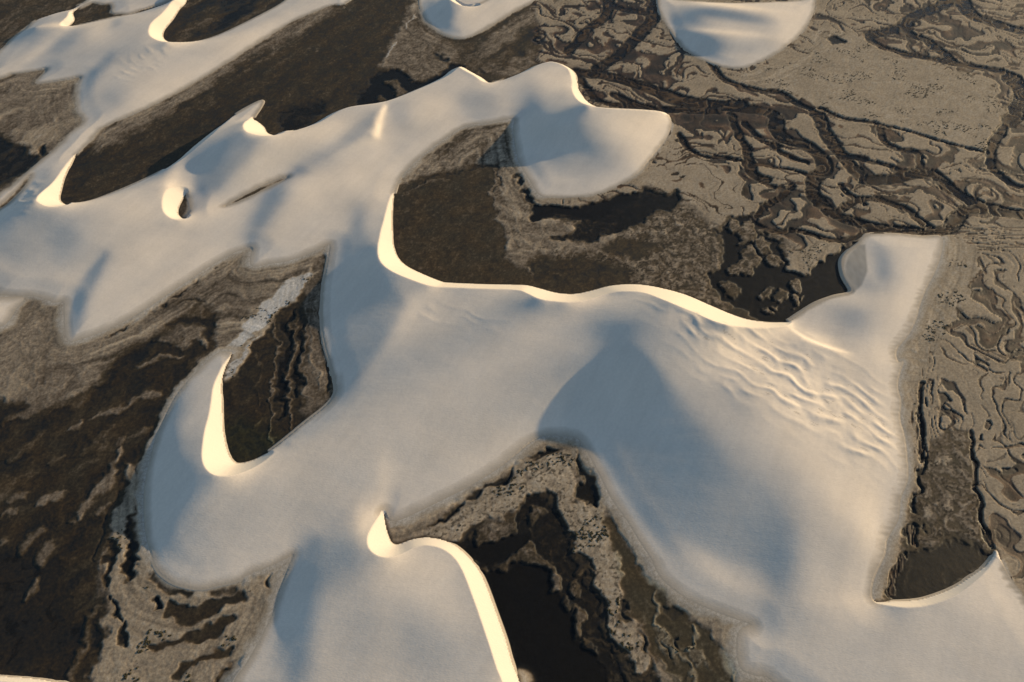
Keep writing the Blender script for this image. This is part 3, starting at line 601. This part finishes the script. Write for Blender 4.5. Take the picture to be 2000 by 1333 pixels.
def zone(P, soft, vals):
    P = cr(P, 3, True); lo = P.min(0)-soft; hi = P.max(0)+soft
    m = (PXF > lo[0]) & (PXF < hi[0]) & (PYF > lo[1]) & (PYF < hi[1]) & (SD < 3)
    if not m.any(): return
    k = sst(-soft, soft, pdist(PXF[m], PYF[m], P)).astype(F)
    for n_, v in vals.items(): FD[n_][m] += (v-FD[n_][m])*k
for P, so, v in ZONES: zone(P, so, v)
for v, m_, so, P in DETAIL: zone(P, so, {'lv': v, 'mo': m_, 'bd': 0, 'st': .0 if v < .3 else .1, 'is': 0, 'rl': 0})
for v, so, P in DARK: zone(P, so, dict(lv=v, mo=.15, bd=0, st=0))
def ribbon(P, hw, tp=0.):
    """signed closeness 0..1 to a line whose half width is given in traced units"""
    c = cr(P, 5); x, y = ground(c[:, 0], c[:, 1]); p = np.stack([x, y], 1)
    x2, y2 = ground(c[:, 0]+hw, c[:, 1]); wm = np.hypot(x2-x, y2-y)*1.25
    D = np.full((FH, FW), 20, F); V = np.ones((FH, FW), F)
    wm = wm*(1-tp+tp*np.sin(np.pi*np.clip(np.linspace(.04, .96, len(wm)), 0, 1)))
    segdist(D, p, float(wm.max()*2+1.5), val=wm, vals=V)
    return D, V
CH = np.full((FH, FW), 9, F)       # distance / width for channels
CHd = np.full((FH, FW), 20, F)
for hw, P in CHAN:
    D, V = ribbon(P, hw*1.6); np.minimum(CH, D/V, out=CH); np.minimum(CHd, D-V, out=CHd)
for lv, hw, P in LINE:
    D, V = ribbon(P, hw, .6 if hw > 3 else .3); k = 1-sst(.25, 1.25, D/V); FD['lv'] += (lv-FD['lv'])*k; FD['bd'] *= 1-.8*k; FD['st'] *= 1-.6*k
print('zones', round(time.time()-T0, 1), flush=True)

# ------------------------------------------------------------------ ground surface
need = sdg < 3.0
X = Xg[need]; Y = Yg[need]; sd = sdg[need]; ds = dsg[need]; dn = bil(Dn, X, Y)
ca, sa = math.cos(R(60)), math.sin(R(60))
wx = fbm(X/9, Y/9, 3, 1); wy = fbm(X/9, Y/9, 3, 5)
wx2 = n2(X/2.2, Y/2.2, 11); wy2 = n2(X/2.2, Y/2.2, 13)
wx3 = n2(X/.9, Y/.9, 15)
Xw = X+wx*2.2+wx2*.8+wx3*.25; Yw = Y+wy*2.2+wy2*.8+wx3*.2
f = {k: bil(FD[k], Xw, Yw) for k in FD}
# along / across the grain of the dune field
A_ = X*ca+Y*sa; B_ = -X*sa+Y*ca
st = fbm((A_+wx*5)/22, (B_+wy*2.2)/4.5, 5, 21, .46)
lens = sst(.34, .46, n2((A_+wx*4)/17, (B_+wy*2.4)/3.6, 24)+.08*wx2)
st2 = fbm((A_+wx*3)/60, (B_+wy*4)/9, 4, 27, .55)
bands = n3(X/28, Y/28, dn/2.3+wx*.7) + .6*n3(X/16, Y/16, dn/.95+wx*.9)
mo = fbm(Xw/2.6, Yw/2.6, 5, 31, .62); mo2 = fbm(X/.9, Y/.9, 3, 41, .6)
e = f['lv'] + f['st']*(.16*st+.24*st2+.10*lens*sst(.6, .3, f['lv'])) + f['bd']*.42*bands*sst(30, 14, dn) + f['mo']*.42*mo
isl = n2(X/13, Y/11, 35)+.55*n2(X/4.5, Y/4, 36)+.3*n2(X/1.6, Y/1.6, 37)
e += f['is']*.60*sst(.08, .26, isl)*(.8+.35*mo)
ez = f['lv'] + f['st']*(.06*st+.14*st2) + f['bd']*.16*bands + f['mo']*.12*mo + f['is']*.35*sst(.0, .3, isl)
e = np.where(f['lv'] < 1.0, np.minimum(e, .86+.06*mo), e)
e += .04*mo2
# rills on the mud plain: long incised lines that branch, with a second, finer set
rl = f['rl']
c2, s2 = math.cos(R(-38)), math.sin(R(-38))
wA = fbm(X/26, Y/26, 3, 51, .45); wB = fbm(X/26, Y/26, 3, 57, .45); wC = fbm(X/9, Y/9, 3, 61, .4); wD = fbm(X/9, Y/9, 3, 63, .4)
U = (X*c2+Y*s2)+wA*20+wC*1.6; V = (-X*s2+Y*c2)+wB*15+wD*1.3
PXg = bil(PXF.astype(F), X, Y); PYg = bil(PYF.astype(F), X, Y)
right = sst(1700, 1850, PXg)*sst(440, 500, PYg)   # the plain on the right drains towards the viewer
c4, s4 = math.cos(R(-100)), math.sin(R(-100))
U2 = (X*c4+Y*s4)*1.15+wA*18+wC*2.2; V2 = (-X*s4+Y*c4)*1.15+wB*15+wD*2.2
U = U*(1-right)+U2*right; V = V*(1-right)+V2*right
bt = f['bt']
def lobed(ph, w):           # a body with one crisp lip, pointed where its width w runs out
    fq = ph % 1.0; t = fq/np.maximum(w, 1e-3)
    return fq, t, (1-sst(.88, 1.04, t))*(w > .02)*sst(1.0, .97, fq)
nA = n2(U/52, V/30, 71)*1.45+n2(U/22, V/13, 72)*.5+wC*.16
nB = n2(U/34, V/19, 73)*1.3+n2(U/14, V/8, 74)*.42+wD*.18
g1 = n2(U/38, V/20, 76); g2 = n2(U/24, V/13, 77); g4 = n2(U/24, V/24, 86); g3 = n2(U/14, V/9, 78)
f1, t1, k1 = lobed(V/27+nA, np.clip((g1+.06+.30*bt)*.75, 0, .46)*(.4+.6*bt))
f2, t2, k2 = lobed(V/13-U/90+nB, np.clip((g2-.06+.30*bt)*.75, 0, .42)*(.45+.55*bt))
f4, t4, k4 = lobed(U/38+n2(U/34, V/22, 84)*1.3+n2(U/16, V/10, 85)*.4, np.clip((g4-.12+.24*bt)*.45, 0, .2))
f3, t3, k3 = lobed(V/6.5+n2(U/22, V/11, 75)*1.2+wC*.3, np.clip((g3-.02)*.6, 0, .18))
kk = np.stack([k1, k2, k4, .45*k3]); tt = np.stack([t1, t2, t4, t3*.4]); ki = kk.argmax(0)
f6, t6, k6 = lobed(V/4.2+U/14+n2(U/12, V/7, 88)*1.5, np.clip((n2(U/8, V/8, 89)+.02)*.35, 0, .12)); kk = np.concatenate([kk, (k6*.6*right)[None]]); tt = np.concatenate([tt, (t6*.4)[None]]); ki = kk.argmax(0)
rill = kk.max(0)*rl*(1-sst(.0, .5, 4*right*(1-right))); rt = np.take_along_axis(tt, ki[None], 0)[0]
# channels traced
ch = bil(CH, X+wx*.9+wx2*.35, Y+wy*.9+wy2*.35)
kc = 1-sst(.8, 1.1, ch)
shore = 1-sst(1.0, 1.9, ch+.5*wC)
rill = np.maximum(np.maximum(k1*1.2, k2*1.0), np.maximum(k4*.9, k3*.3))*rl
rill = np.minimum(rill, 1.05)
e = e - (.60*rill+.10*shore)*(1-kc)*np.minimum(rl*1.5, 1)
ez = ez*(1-.0*rill)
saw = (U/15+n2(U/22, V/10, 91)*2.0) % 1.0
saw2 = (V/4.5+n2(U/20, V/6, 93)*1.4) % 1.0
bed = .08+.40*np.maximum(saw**1.2, .8*saw2)*sst(1.15, .2, ch+.35*wC)*sst(.0, .12, 1-saw)
bedk = kc*1.0
e = e*(1-bedk) + bedk*np.minimum(e, bed)
# damp sand skirt along the soft dune feet
frw = f['fr']*(1+.5*wx+.25*wx2)
fr = sst(1.25, .55, dn/np.maximum(frw, .15))*(dn < ds+4)
e = e*(1-fr) + fr*(1.09-.16*sst(0, 1, dn/np.maximum(frw, .1))+.04*st)
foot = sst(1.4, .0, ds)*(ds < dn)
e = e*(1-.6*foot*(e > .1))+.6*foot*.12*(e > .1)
# relief
mud = sst(.45, .75, e)
z = np.interp(np.minimum(ez, e+.25), [-.2, .08, .2, .75], [-.52, -.38, -.20, 0])*(1-bedk) - bedk*(.24+.26*(1-saw)) + rl*(-.13*k1*(1.05-t1)-.09*k2*(1.05-t2)-.08*k4*(1.05-t4)-.05*k3*(1+.8*right)-.06*k6*right+.05*right*(V/4.2+U/14+n2(U/12, V/7, 88)*1.5)%1.0*0+.05*wC)*(1-fr) + (1-rl*.7)*(.05*st+.03*mo)*mud*(1-fr) + .008*mo2*mud*(1-fr)
z -= .14
z = z*sst(-.3, 1.5+1.1*f['fr'], dn)
WL = -.50
z = np.minimum(z, -.02)
# colour
RX = np.array([-.2, .02, .10, .22, .36, .52, .68, .84, 1.0, 1.12, 1.45])
RC = np.array([(.007,.007,.0075),(.009,.009,.009),(.015,.012,.009),(.027,.0185,.0095),(.050,.036,.020),(.118,.090,.064),(.215,.170,.123),(.31,.243,.167),(.35,.298,.235),(.42,.38,.33),(.52,.49,.45)])
ec = e+.03*mo2
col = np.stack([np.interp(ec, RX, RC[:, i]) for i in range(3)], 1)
br = bedk[:, None]
ec = np.where(bedk > .5, e, ec)
bedc = np.stack([np.interp(bed, [.08, .2, .48], [a, b_, c_]) for a, b_, c_ in ((.012, .028, .088), (.010, .018, .050), (.009, .012, .029))], 1)
col = col*(1-br*.9)+bedc*br*.9
rb = (sst(.1, .6, rill)*(1-bedk)*.95)[:, None]; rc = np.stack([np.interp(rt+.25*mo2*.5, [.1, .5, 1.0], q) for q in ((.013, .036, .11), (.011, .022, .064), (.010, .015, .038))], 1)
col = col*(1-rb)+rc*rb
gr = f['gr'][:, None]; col = col*(1-gr*.6)+gr*.6*col*np.array([.75, 1.15, .75])
# warm rusty and cool tints wander over the mats
flow = n3(X/34+.15*wx, Y/34, dn/1.15+wx*.9)+.6*n3(X/20, Y/20, dn/.5+wy*.8)
col *= (1+.42*flow*sst(24, 10, dn)*(f['rl'] < .5)*sst(.12, .4, e)*(1-.75*fr))[:, None]
tint = n2(X/7, Y/7, 101)[:, None]*sst(.6, .3, e)[:, None]
col = col*(1+tint*np.array([.20, .08, -.08]))
col *= (1+(.16*mo2+.10*n2(X/.35, Y/.35, 103))*(1-.7*bedk))[:, None]
col = np.clip(col, .004, .7)
patch = sst(-.05, .35, n2(X/16, Y/11, 151)+.4*wx)
speck = sst(.22, .42, n2(X/.8, Y/.8, 153)+.5*n2(X/2.6, Y/2.6, 154))*patch*(f['rl'] < .4)*sst(.6, .8, f['lv'])*(1-fr)
col *= (1-.62*speck)[:, None]; col *= (1+(.14*fbm(X/14, Y/9, 4, 155)*(f['lv'] > .6)))[:, None]
pits = sst(.20, .34, n2(X/.9, Y/.9, 157)+.55*n2(X/2.8, Y/2.8, 158)-.12)*sst(.38, .6, f['mo'])*(1-fr)
col *= (1-.75*pits)[:, None]
wet = sst(.5, .12, e)
Z = np.full(Xg.shape, -.3, F); Z[need] = z
def full(v, fill=0.): a = np.full(Xg.shape+v.shape[1:], fill, F); a[need] = v; return a
# the sheet runs on far beyond the view: stretch the rim outwards
Xe, Ye, Ze = Xg.copy(), Yg.copy(), Z
print('ground', round(time.time()-T0, 1), 'n', need.sum(), flush=True)

def nodes(nt): return nt.nodes, nt.links
def bump_chain(nt, b, specs):
    """specs: (kind, scale vector, strength, distance)"""
    N, L = nodes(nt); prev = None
    geo = N.new('ShaderNodeNewGeometry')
    for (sc3, det, dist, stren) in specs:
        mp = N.new('ShaderNodeMapping'); mp.inputs['Scale'].default_value = sc3; L.new(geo.outputs['Position'], mp.inputs[0])
        n = N.new('ShaderNodeTexNoise'); n.inputs['Scale'].default_value = 1; n.inputs['Detail'].default_value = det; L.new(mp.outputs[0], n.inputs[0])
        bp = N.new('ShaderNodeBump'); bp.inputs['Distance'].default_value = dist; bp.inputs['Strength'].default_value = stren
        L.new(n.outputs[0], bp.inputs['Height'])
        if prev: L.new(prev.outputs[0], bp.inputs['Normal'])
        prev = bp
    L.new(prev.outputs[0], b.inputs['Normal'])
M_sand, ns, bs = mat('dune_sand', .95, .1)
N, L = nodes(ns)
at = N.new('ShaderNodeAttribute'); at.attribute_name = 'tone'; L.new(at.outputs['Color'], bs.inputs['Base Color'])
bump_chain(ns, bs, [((.28, .6, .5), 4, .06, .5), ((1.6, 3.5, 2), 4, .045, .6)])
M_ground, ng, bgd = mat('mud', .9, .25)
N, L = nodes(ng)
at = N.new('ShaderNodeAttribute'); at.attribute_name = 'tone'; 
geo = N.new('ShaderNodeNewGeometry'); nz = N.new('ShaderNodeTexNoise'); nz.inputs['Scale'].default_value = 2.6; nz.inputs['Detail'].default_value = 5; nz.inputs['Roughness'].default_value = .7
L.new(geo.outputs['Position'], nz.inputs[0])
mr = N.new('ShaderNodeMapRange'); mr.inputs['From Min'].default_value = .3; mr.inputs['From Max'].default_value = .7; mr.inputs['To Min'].default_value = .78; mr.inputs['To Max'].default_value = 1.22; L.new(nz.outputs[0], mr.inputs[0])
vm = N.new('ShaderNodeVectorMath'); vm.operation = 'SCALE'; L.new(at.outputs['Color'], vm.inputs[0]); L.new(mr.outputs[0], vm.inputs['Scale']); L.new(vm.outputs[0], bgd.inputs['Base Color'])
aw = N.new('ShaderNodeAttribute'); aw.attribute_name = 'wet'
m2 = N.new('ShaderNodeMapRange'); m2.inputs['To Min'].default_value = .92; m2.inputs['To Max'].default_value = .6; L.new(aw.outputs['Fac'], m2.inputs[0]); L.new(m2.outputs[0], bgd.inputs['Roughness'])
bump_chain(ng, bgd, [((1.0, 1.0, 1.0), 5, .045, .5), ((4, 4, 4), 3, .02, .5)])
M_water, nw, bw = mat('tannin_water', .2, .16)
bw.inputs['Base Color'].default_value = (.007, .0065, .006, 1)
N, L = nodes(nw)
aw = N.new('ShaderNodeAttribute'); aw.attribute_name = 'depth'
m3 = N.new('ShaderNodeMapRange'); m3.inputs['From Max'].default_value = .35; m3.inputs['To Min'].default_value = .15; m3.inputs['To Max'].default_value = .97; L.new(aw.outputs['Fac'], m3.inputs[0]); L.new(m3.outputs[0], bw.inputs['Alpha'])
bump_chain(nw, bw, [((.8, 1.4, 1), 3, .02, .3)])

# sand surface
lift = np.clip(bil(Dn, Xg, Yg)*.03, 0, .08)
dng = bil(Dn, Xg, Yg)
ks = sdg > -2.2
xs, ys = Xg[ks], Yg[ks]
# hollows and lips blown into the lit flanks
pxs, pys_ = seen(xs, ys, np.maximum(Wv[ks], 0))
def field(lst): 
    r = np.zeros(xs.shape, F)
    for (bx, by, rx, ry, a, v) in lst: r = np.maximum(r, v*np.clip(blob(pxs, pys_, bx, by, rx, ry, a)*1.5, 0, 1))
    return r
rip = field([(1440,665,130,35,25,.8),(1580,760,160,60,32,1.),(1690,850,60,50,50,.8),(1420,740,90,25,35,.4),(290,110,45,14,-15,.32),(270,135,50,14,-20,.2),(880,620,90,20,10,.15),(45,395,30,16,-40,.5),(60,370,20,12,-30,.5),(560,860,40,12,-30,.35),(1500,260,1,1,0,0)])
c3, s3 = math.cos(R(-35)), math.sin(R(-35))
q1 = fbm(xs/12, ys/12, 3, 111, .45); q2 = fbm(xs/5, ys/5, 2, 113)
ur = xs*c3+ys*s3; vr = -xs*s3+ys*c3
ph = vr/5.0+.8*n2(xs/26, ys/26, 118)+.20*np.sin(ur/2.7+3*n2(xs/20, ys/20, 119))+.18*q1
wv = .5+.5*np.sin(2*np.pi*ph)
rr = wv**1.7
ripz = rip*(.25*rr*np.clip(1.7*n2(ur/8, vr/5, 116)+.62, .05, 1.3)+.12*q2)
fine = .035*fbm(xs/14, ys/9, 2, 121)+.004*fbm(xs/1.6, ys/1.0, 2, 125)
zs = np.maximum(Wv[ks], -.02)+lift[ks]+(ripz+fine)*sst(0, 4, sdg[ks])
Sfs = Sf[ks]
inner = sdg[ks] > 0
zz = np.where(inner, np.minimum(zs, Sfs), np.where(dsg[ks] < dng[ks], -dsg[ks]*TAN, -.06*dng[ks]-.5*np.maximum(dng[ks]-.9, 0)))
Zs = np.full(Xg.shape, -9, F); Zs[ks] = zz
dd = dng[ks]+.5*n2(xs/4, ys/4, 131)+1.3*n2(xs/3.2, ys/1.1, 134)*sst(1680, 1740, pxs)*sst(480, 540, pys_)+.2*n2(xs/.7, ys/.7, 133)
frs = bil(FD['fr'], xs, ys)
damp = sst(1.3, -.3, dd/(.8+.8*frs))*(dng[ks] < dsg[ks]+3)
damp = np.where(inner, damp, 1)
var = fbm(xs/18, ys/18, 4, 135)
base = np.array([.69, .61, .525])*(1+.05*var+.03*fbm((xs*ca+ys*sa)/14, (-xs*sa+ys*ca)/2.2, 4, 136))[:, None]
tone = base*(1-damp[:, None])+np.array([.39, .335, .27])*damp[:, None]
tone *= (1+.05*n2(xs/.8, ys/.8, 137))[:, None]
hp = sst(-3, 3, pdist(pxs, pys_, [(1650,520),(1658,497),(1680,478),(1690,478),(1694,530),(1683,558),(1667,572),(1652,545)]))[:, None]
tone = tone*(1-hp)+hp*np.array([.36, .33, .29])*(1+.12*n2(xs/1.5, ys/4, 161))[:, None]
face = (Sfs < zs+.02) & inner
tone[face] = np.array([.68, .61, .52])
# darker patches in the hollows of the blown field
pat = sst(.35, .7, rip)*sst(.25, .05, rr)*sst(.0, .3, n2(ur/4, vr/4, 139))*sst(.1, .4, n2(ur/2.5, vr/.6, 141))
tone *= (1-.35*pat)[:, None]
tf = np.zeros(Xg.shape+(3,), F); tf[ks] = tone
fade = sst(0, .028, np.minimum(np.minimum(np.arange(NC), np.arange(NC)[::-1])[None, :]/NC, np.minimum(np.arange(NR), np.arange(NR)[::-1])[:, None]/NR))
Zs = np.where(ks, Zs*fade-.6*(1-fade), Zs)
def grid_normals(Zg):
    du = np.stack([np.gradient(Xg, axis=1), np.zeros_like(Xg), np.gradient(Zg, axis=1)], -1)
    dv = np.stack([np.gradient(Xg, axis=0), np.gradient(Yg, axis=0), np.gradient(Zg, axis=0)], -1)
    n = np.cross(du, dv); return (n/np.linalg.norm(n, axis=-1)[..., None]).astype(F)
DUNES = [
    ('long pale dune crossing the top left corner with a deep bright hooked hollow', [(60,90),(200,60),(230,180),(350,120),(500,60),(620,15),(150,60)]),
    ('low dune chain left of centre with a small round pit and a long crest', [(60,470),(200,450),(350,460),(550,430),(680,350),(440,290),(600,280),(120,320),(50,400),(130,600),(750,250),(500,215)]),
    ('round-bellied dune at upper centre above the dark horseshoe-shaped bay', [(920,190),(1070,150),(1140,280),(1250,260),(850,230)]),
    ('largest central dune with a wavy bright crest and rippled right flank', [(700,600),(700,480),(900,700),(800,850),(1100,750),(1300,800),(1600,800),(1600,1050),(1350,1000),(1500,1180),(1650,1120)]),
    ('square-topped dune spur on the right beside the black pond and broad stream', [(1750,520),(1740,600),(1690,660)]),
    ('horned dune at left curling round the striped eye-shaped basin', [(350,900),(500,1050),(330,820),(560,950),(420,1100),(420,740)]),
    ('dune at bottom centre with a thick bright edge above the black pond', [(620,1200),(640,1080),(800,1250),(740,1060),(900,1180),(560,1250),(680,1010)]),
    ('smooth dune in the bottom right corner with a curved bright crest', [(1750,1260),(1930,1180),(1600,1290),(1850,1200)]),
    ('small dune cut by the top edge with a crater-like pit', [(870,30),(940,40),(1000,10)]),
    ('half-round dune at the top right with faint parallel ridges', [(1330,60),(1450,60),(1560,30)]),
    ('thin bright dune edge in the bottom left corner', [(0,1345),(60,1350),(120,1350),(-40,1350)]),
    ('bright sliver of dune at the left edge below the dune chain', [(5,605),(-20,610),(25,590)]),
]
def nearest(seeds, XA, YA):
    best = np.full(XA.shape, 1e9, F); lab = np.zeros(XA.shape, np.int8)
    for k, sd_l in enumerate(seeds):
        for a, b in sd_l:
            x, y = ground(a, b, 1.0); d = (XA-x)**2+(YA-y)**2; m = d < best; best[m] = d[m]; lab[m] = k
    return lab
def split(name, Zg, keep, lab, labels, material, kind, attrs, group=None, normals=True, minf=12):
    nrm = grid_normals(Zg) if normals else None; out = []
    q = keep[:-1, :-1] & keep[1:, :-1] & keep[:-1, 1:] & keep[1:, 1:]
    for k, text in enumerate(labels):
        fm = q & (lab[:-1, :-1] == k)
        if fm.sum() < minf: continue
        o, used = face_mesh(name, Zg, fm, material, attrs)
        if nrm is not None: o.data.normals_split_custom_set_from_vertices(nrm[used].astype(float))
        tag(o, kind, text, None, group); out.append(o)
    return out
def face_mesh(name, Z_, fm, m_, attrs, X_=None, Y_=None):
    X_ = Xg if X_ is None else X_; Y_ = Yg if Y_ is None else Y_
    used = np.zeros(X_.shape, bool)
    used[:-1, :-1] |= fm; used[1:, :-1] |= fm; used[:-1, 1:] |= fm; used[1:, 1:] |= fm
    idx = -np.ones(X_.shape, np.int64); idx[used] = np.arange(used.sum())
    faces = np.stack([idx[:-1, :-1][fm], idx[:-1, 1:][fm], idx[1:, 1:][fm], idx[1:, :-1][fm]], 1).astype(np.int32)
    me = bpy.data.meshes.new(name); n = int(used.sum()); m = len(faces)
    me.vertices.add(n); me.vertices.foreach_set('co', np.stack([X_[used], Y_[used], Z_[used]], 1).astype(F).ravel())
    me.loops.add(m*4); me.loops.foreach_set('vertex_index', faces.ravel())
    me.polygons.add(m); me.polygons.foreach_set('loop_start', np.arange(0, m*4, 4, dtype=np.int32))
    me.polygons.foreach_set('use_smooth', np.ones(m, bool)); me.update(calc_edges=True)
    for k, v in attrs.items():
        if v.ndim == 3:
            a_ = me.attributes.new(k, 'FLOAT_COLOR', 'POINT'); c4_ = np.ones((n, 4), F); c4_[:, :3] = v[used]; a_.data.foreach_set('color', c4_.ravel())
        else:
            a_ = me.attributes.new(k, 'FLOAT', 'POINT'); a_.data.foreach_set('value', v[used].astype(F))
    o = bpy.data.objects.new(name, me); sc.collection.objects.link(o); me.materials.append(m_)
    return o, used
lab = nearest([d[1] for d in DUNES], Xg, Yg)
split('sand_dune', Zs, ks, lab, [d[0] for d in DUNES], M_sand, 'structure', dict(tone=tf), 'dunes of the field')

# the ground sheet, stretched out past the view to the horizon
off = np.array([15, 60, 240, 1000, 4000, 16000.])
def pad2(A): return np.pad(A, ((6, 6), (6, 6), (0, 0)) if A.ndim == 3 else 6, mode='edge')
Xp, Yp, Zp = pad2(Xg), pad2(Yg), pad2(Z)
for k in range(6):
    Xp[:, 5-k] -= off[k]; Xp[:, -6+k] += off[k]; Yp[5-k, :] -= off[k]; Yp[-6+k, :] += off[k]
    s_ = 1+off[k]/400; Xp[5-k, 6:-6] = Xp[6, 6:-6]*1.0; Xp[-6+k, :] *= s_
    for A_i in (Zp,): A_i[:, 5-k] = -.2; A_i[:, -6+k] = -.2; A_i[5-k, :] = -.2; A_i[-6+k, :] = -.2
colf = full(col); colf[~need] = (.28, .22, .155)
gkp = np.pad((sdg < 2.5) | (fade < .995), 6, constant_values=True)
colp = pad2(colf)
for sl in ((slice(0, 6), slice(None)), (slice(-6, None), slice(None)), (slice(None), slice(0, 6)), (slice(None), slice(-6, None))): colp[sl] = (.24, .19, .135)
qg = gkp[:-1, :-1] & gkp[1:, :-1] & gkp[:-1, 1:] & gkp[1:, 1:]
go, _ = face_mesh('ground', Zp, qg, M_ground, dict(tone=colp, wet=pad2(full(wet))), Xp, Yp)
tag(go, 'structure', 'mud flats, mats and channel beds between the dunes')

wk = (Z < WL+.06) & (sdg < .3)
wk2 = wk.copy(); wk2[1:] |= wk[:-1]; wk2[:-1] |= wk[1:]; wk2[:, 1:] |= wk[:, :-1]; wk2[:, :-1] |= wk[:, 1:]
WATER = [('pond', 'black pond at bottom centre under the bright dune edge', [(1000,1180),(1050,1280),(1150,1320),(960,1130),(1130,900),(1160,960)]),
         ('pond', 'black pond against the square-topped dune spur', [(1620,560),(1560,600),(1480,560),(1450,480),(1650,500)]),
         ('pond', 'long black pond curving under the round-bellied dune', [(1080,415),(1180,415),(1280,395)]),
         ('pond', 'dark pond in the bottom left corner', [(50,1220),(20,1150),(90,1250)]),
         ('pond', 'dark pond at the left edge below the top dune', [(10,310),(30,330)]),
         ('pond', 'dark pond behind the hooked hollow in the top left', [(430,30),(400,60)]),
         ('pond', 'dark water behind the small hump of the dune chain', [(590,230),(570,250)]),
         ('pond', 'dark water along the far side of the dune crest at upper centre', [(780,180),(850,150),(720,200)]),
         ('pond', 'narrow dark water between the ridges of the eye-shaped basin', [(550,700),(580,680),(640,600),(640,700)]),
         ('pond', 'small pools on the shore below the horned dune', [(400,1180),(380,1240),(260,1030),(240,1230),(220,1100),(400,1290),(450,1310)]),
         ('pond', 'dark pools along the speckled flat at the right', [(1790,960),(1760,1110),(1785,1040),(1850,1150)]),
         ('stream', 'braided brown streams crossing the mud plain at the upper right', [(1180,150),(1350,200),(1500,230),(1600,350),(1700,440),(1850,440),(1950,410),(1650,300),(1780,340),(1270,70),(1150,50),(1800,50),(1950,60),(1990,200),(1940,300),(1400,120),(1550,200),(1450,300),(1320,280),(1560,450),(1850,120)]),
         ('stream', 'thin sinuous streams on the plain at the right edge', [(1840,740),(1900,820),(1905,600),(1930,1000),(1960,700),(1970,900),(1950,550)])]
wl = nearest([w_[2] for w_ in WATER], Xg, Yg)
depth = np.clip(WL-Z, 0, 1); flat = np.full(Xg.shape, WL, F)
qw = wk2[:-1, :-1] & wk2[1:, :-1] & wk2[:-1, 1:] & wk2[1:, 1:]
for k, (nm, text, _) in enumerate(WATER):
    fm = qw & (wl[:-1, :-1] == k)
    if fm.sum() < 12: print('no water', text); continue
    o, _u = face_mesh(nm, flat, fm, M_water, dict(depth=depth)); tag(o, 'structure', text)

# low scrub scattered over the stony flats
rs = np.random.RandomState(3)
cand = np.where((speck > .55) & (dn > 4) & (sd < -2))[0]
cand = rs.choice(cand, min(4200, len(cand)), replace=False)
nb = len(cand); K = 6; ang = np.linspace(0, 2*np.pi, K, endpoint=False)
rad = rs.uniform(.12, .30, nb)*(.8+.5*rs.rand(nb)); hh = rad*rs.uniform(.25, .5, nb)
cx_, cy_, cz_ = X[cand], Y[cand], z[cand]
ph_ = rs.rand(nb)*6.28; rr_ = rs.uniform(.7, 1.3, (nb, K))
vx = cx_[:, None]+rad[:, None]*rr_*np.cos(ang+ph_[:, None]); vy = cy_[:, None]+rad[:, None]*rr_*np.sin(ang+ph_[:, None]); vz = np.repeat(cz_[:, None]-.05, K, 1)
ux = cx_[:, None]+.6*rad[:, None]*rr_*np.cos(ang+.5+ph_[:, None]); uy = cy_[:, None]+.6*rad[:, None]*rr_*np.sin(ang+.5+ph_[:, None]); uz = cz_[:, None]+hh[:, None]*rs.uniform(.6, 1.1, (nb, K))
V_ = np.concatenate([np.stack([vx, vy, vz], -1), np.stack([ux, uy, uz], -1), np.stack([cx_, cy_, cz_+hh*1.1], -1)[:, None]], 1).reshape(-1, 3)
tri = []
for k in range(K):
    k2_ = (k+1) % K; tri += [(k, k2_, K+k), (k2_, K+k2_, K+k), (K+k, K+k2_, 2*K)]
tri = np.array(tri, np.int32); Ft = (tri[None]+(np.arange(nb)*(2*K+1))[:, None, None]).reshape(-1, 3)
me = bpy.data.meshes.new('low_scrub'); me.vertices.add(len(V_)); me.vertices.foreach_set('co', V_.astype(F).ravel())
me.loops.add(len(Ft)*3); me.loops.foreach_set('vertex_index', Ft.astype(np.int32).ravel()); me.polygons.add(len(Ft)); me.polygons.foreach_set('loop_start', np.arange(0, len(Ft)*3, 3, dtype=np.int32)); me.update(calc_edges=True)
M_scrub, nsc, bsc = mat('scrub', .9, .1); bsc.inputs['Base Color'].default_value = (.045, .040, .024, 1)
nzs = nsc.nodes.new('ShaderNodeTexNoise'); nzs.inputs['Scale'].default_value = .6; gs_ = nsc.nodes.new('ShaderNodeNewGeometry'); nsc.links.new(gs_.outputs['Position'], nzs.inputs[0])
rmp = nsc.nodes.new('ShaderNodeValToRGB'); rmp.color_ramp.elements[0].position = .35; rmp.color_ramp.elements[0].color = (.03, .028, .016, 1); rmp.color_ramp.elements[1].position = .65; rmp.color_ramp.elements[1].color = (.085, .07, .042, 1)
nsc.links.new(nzs.outputs[0], rmp.inputs[0]); nsc.links.new(rmp.outputs[0], bsc.inputs['Base Color'])
so = bpy.data.objects.new('low_scrub', me); sc.collection.objects.link(so); me.materials.append(M_scrub); tag(so, 'stuff', 'low dark scrub dotted over the stony flats', 'scrub')
print('done', round(time.time()-T0, 1), 'tris', sum(len(o.data.polygons)*2 for o in sc.objects if o.type == 'MESH'), flush=True)
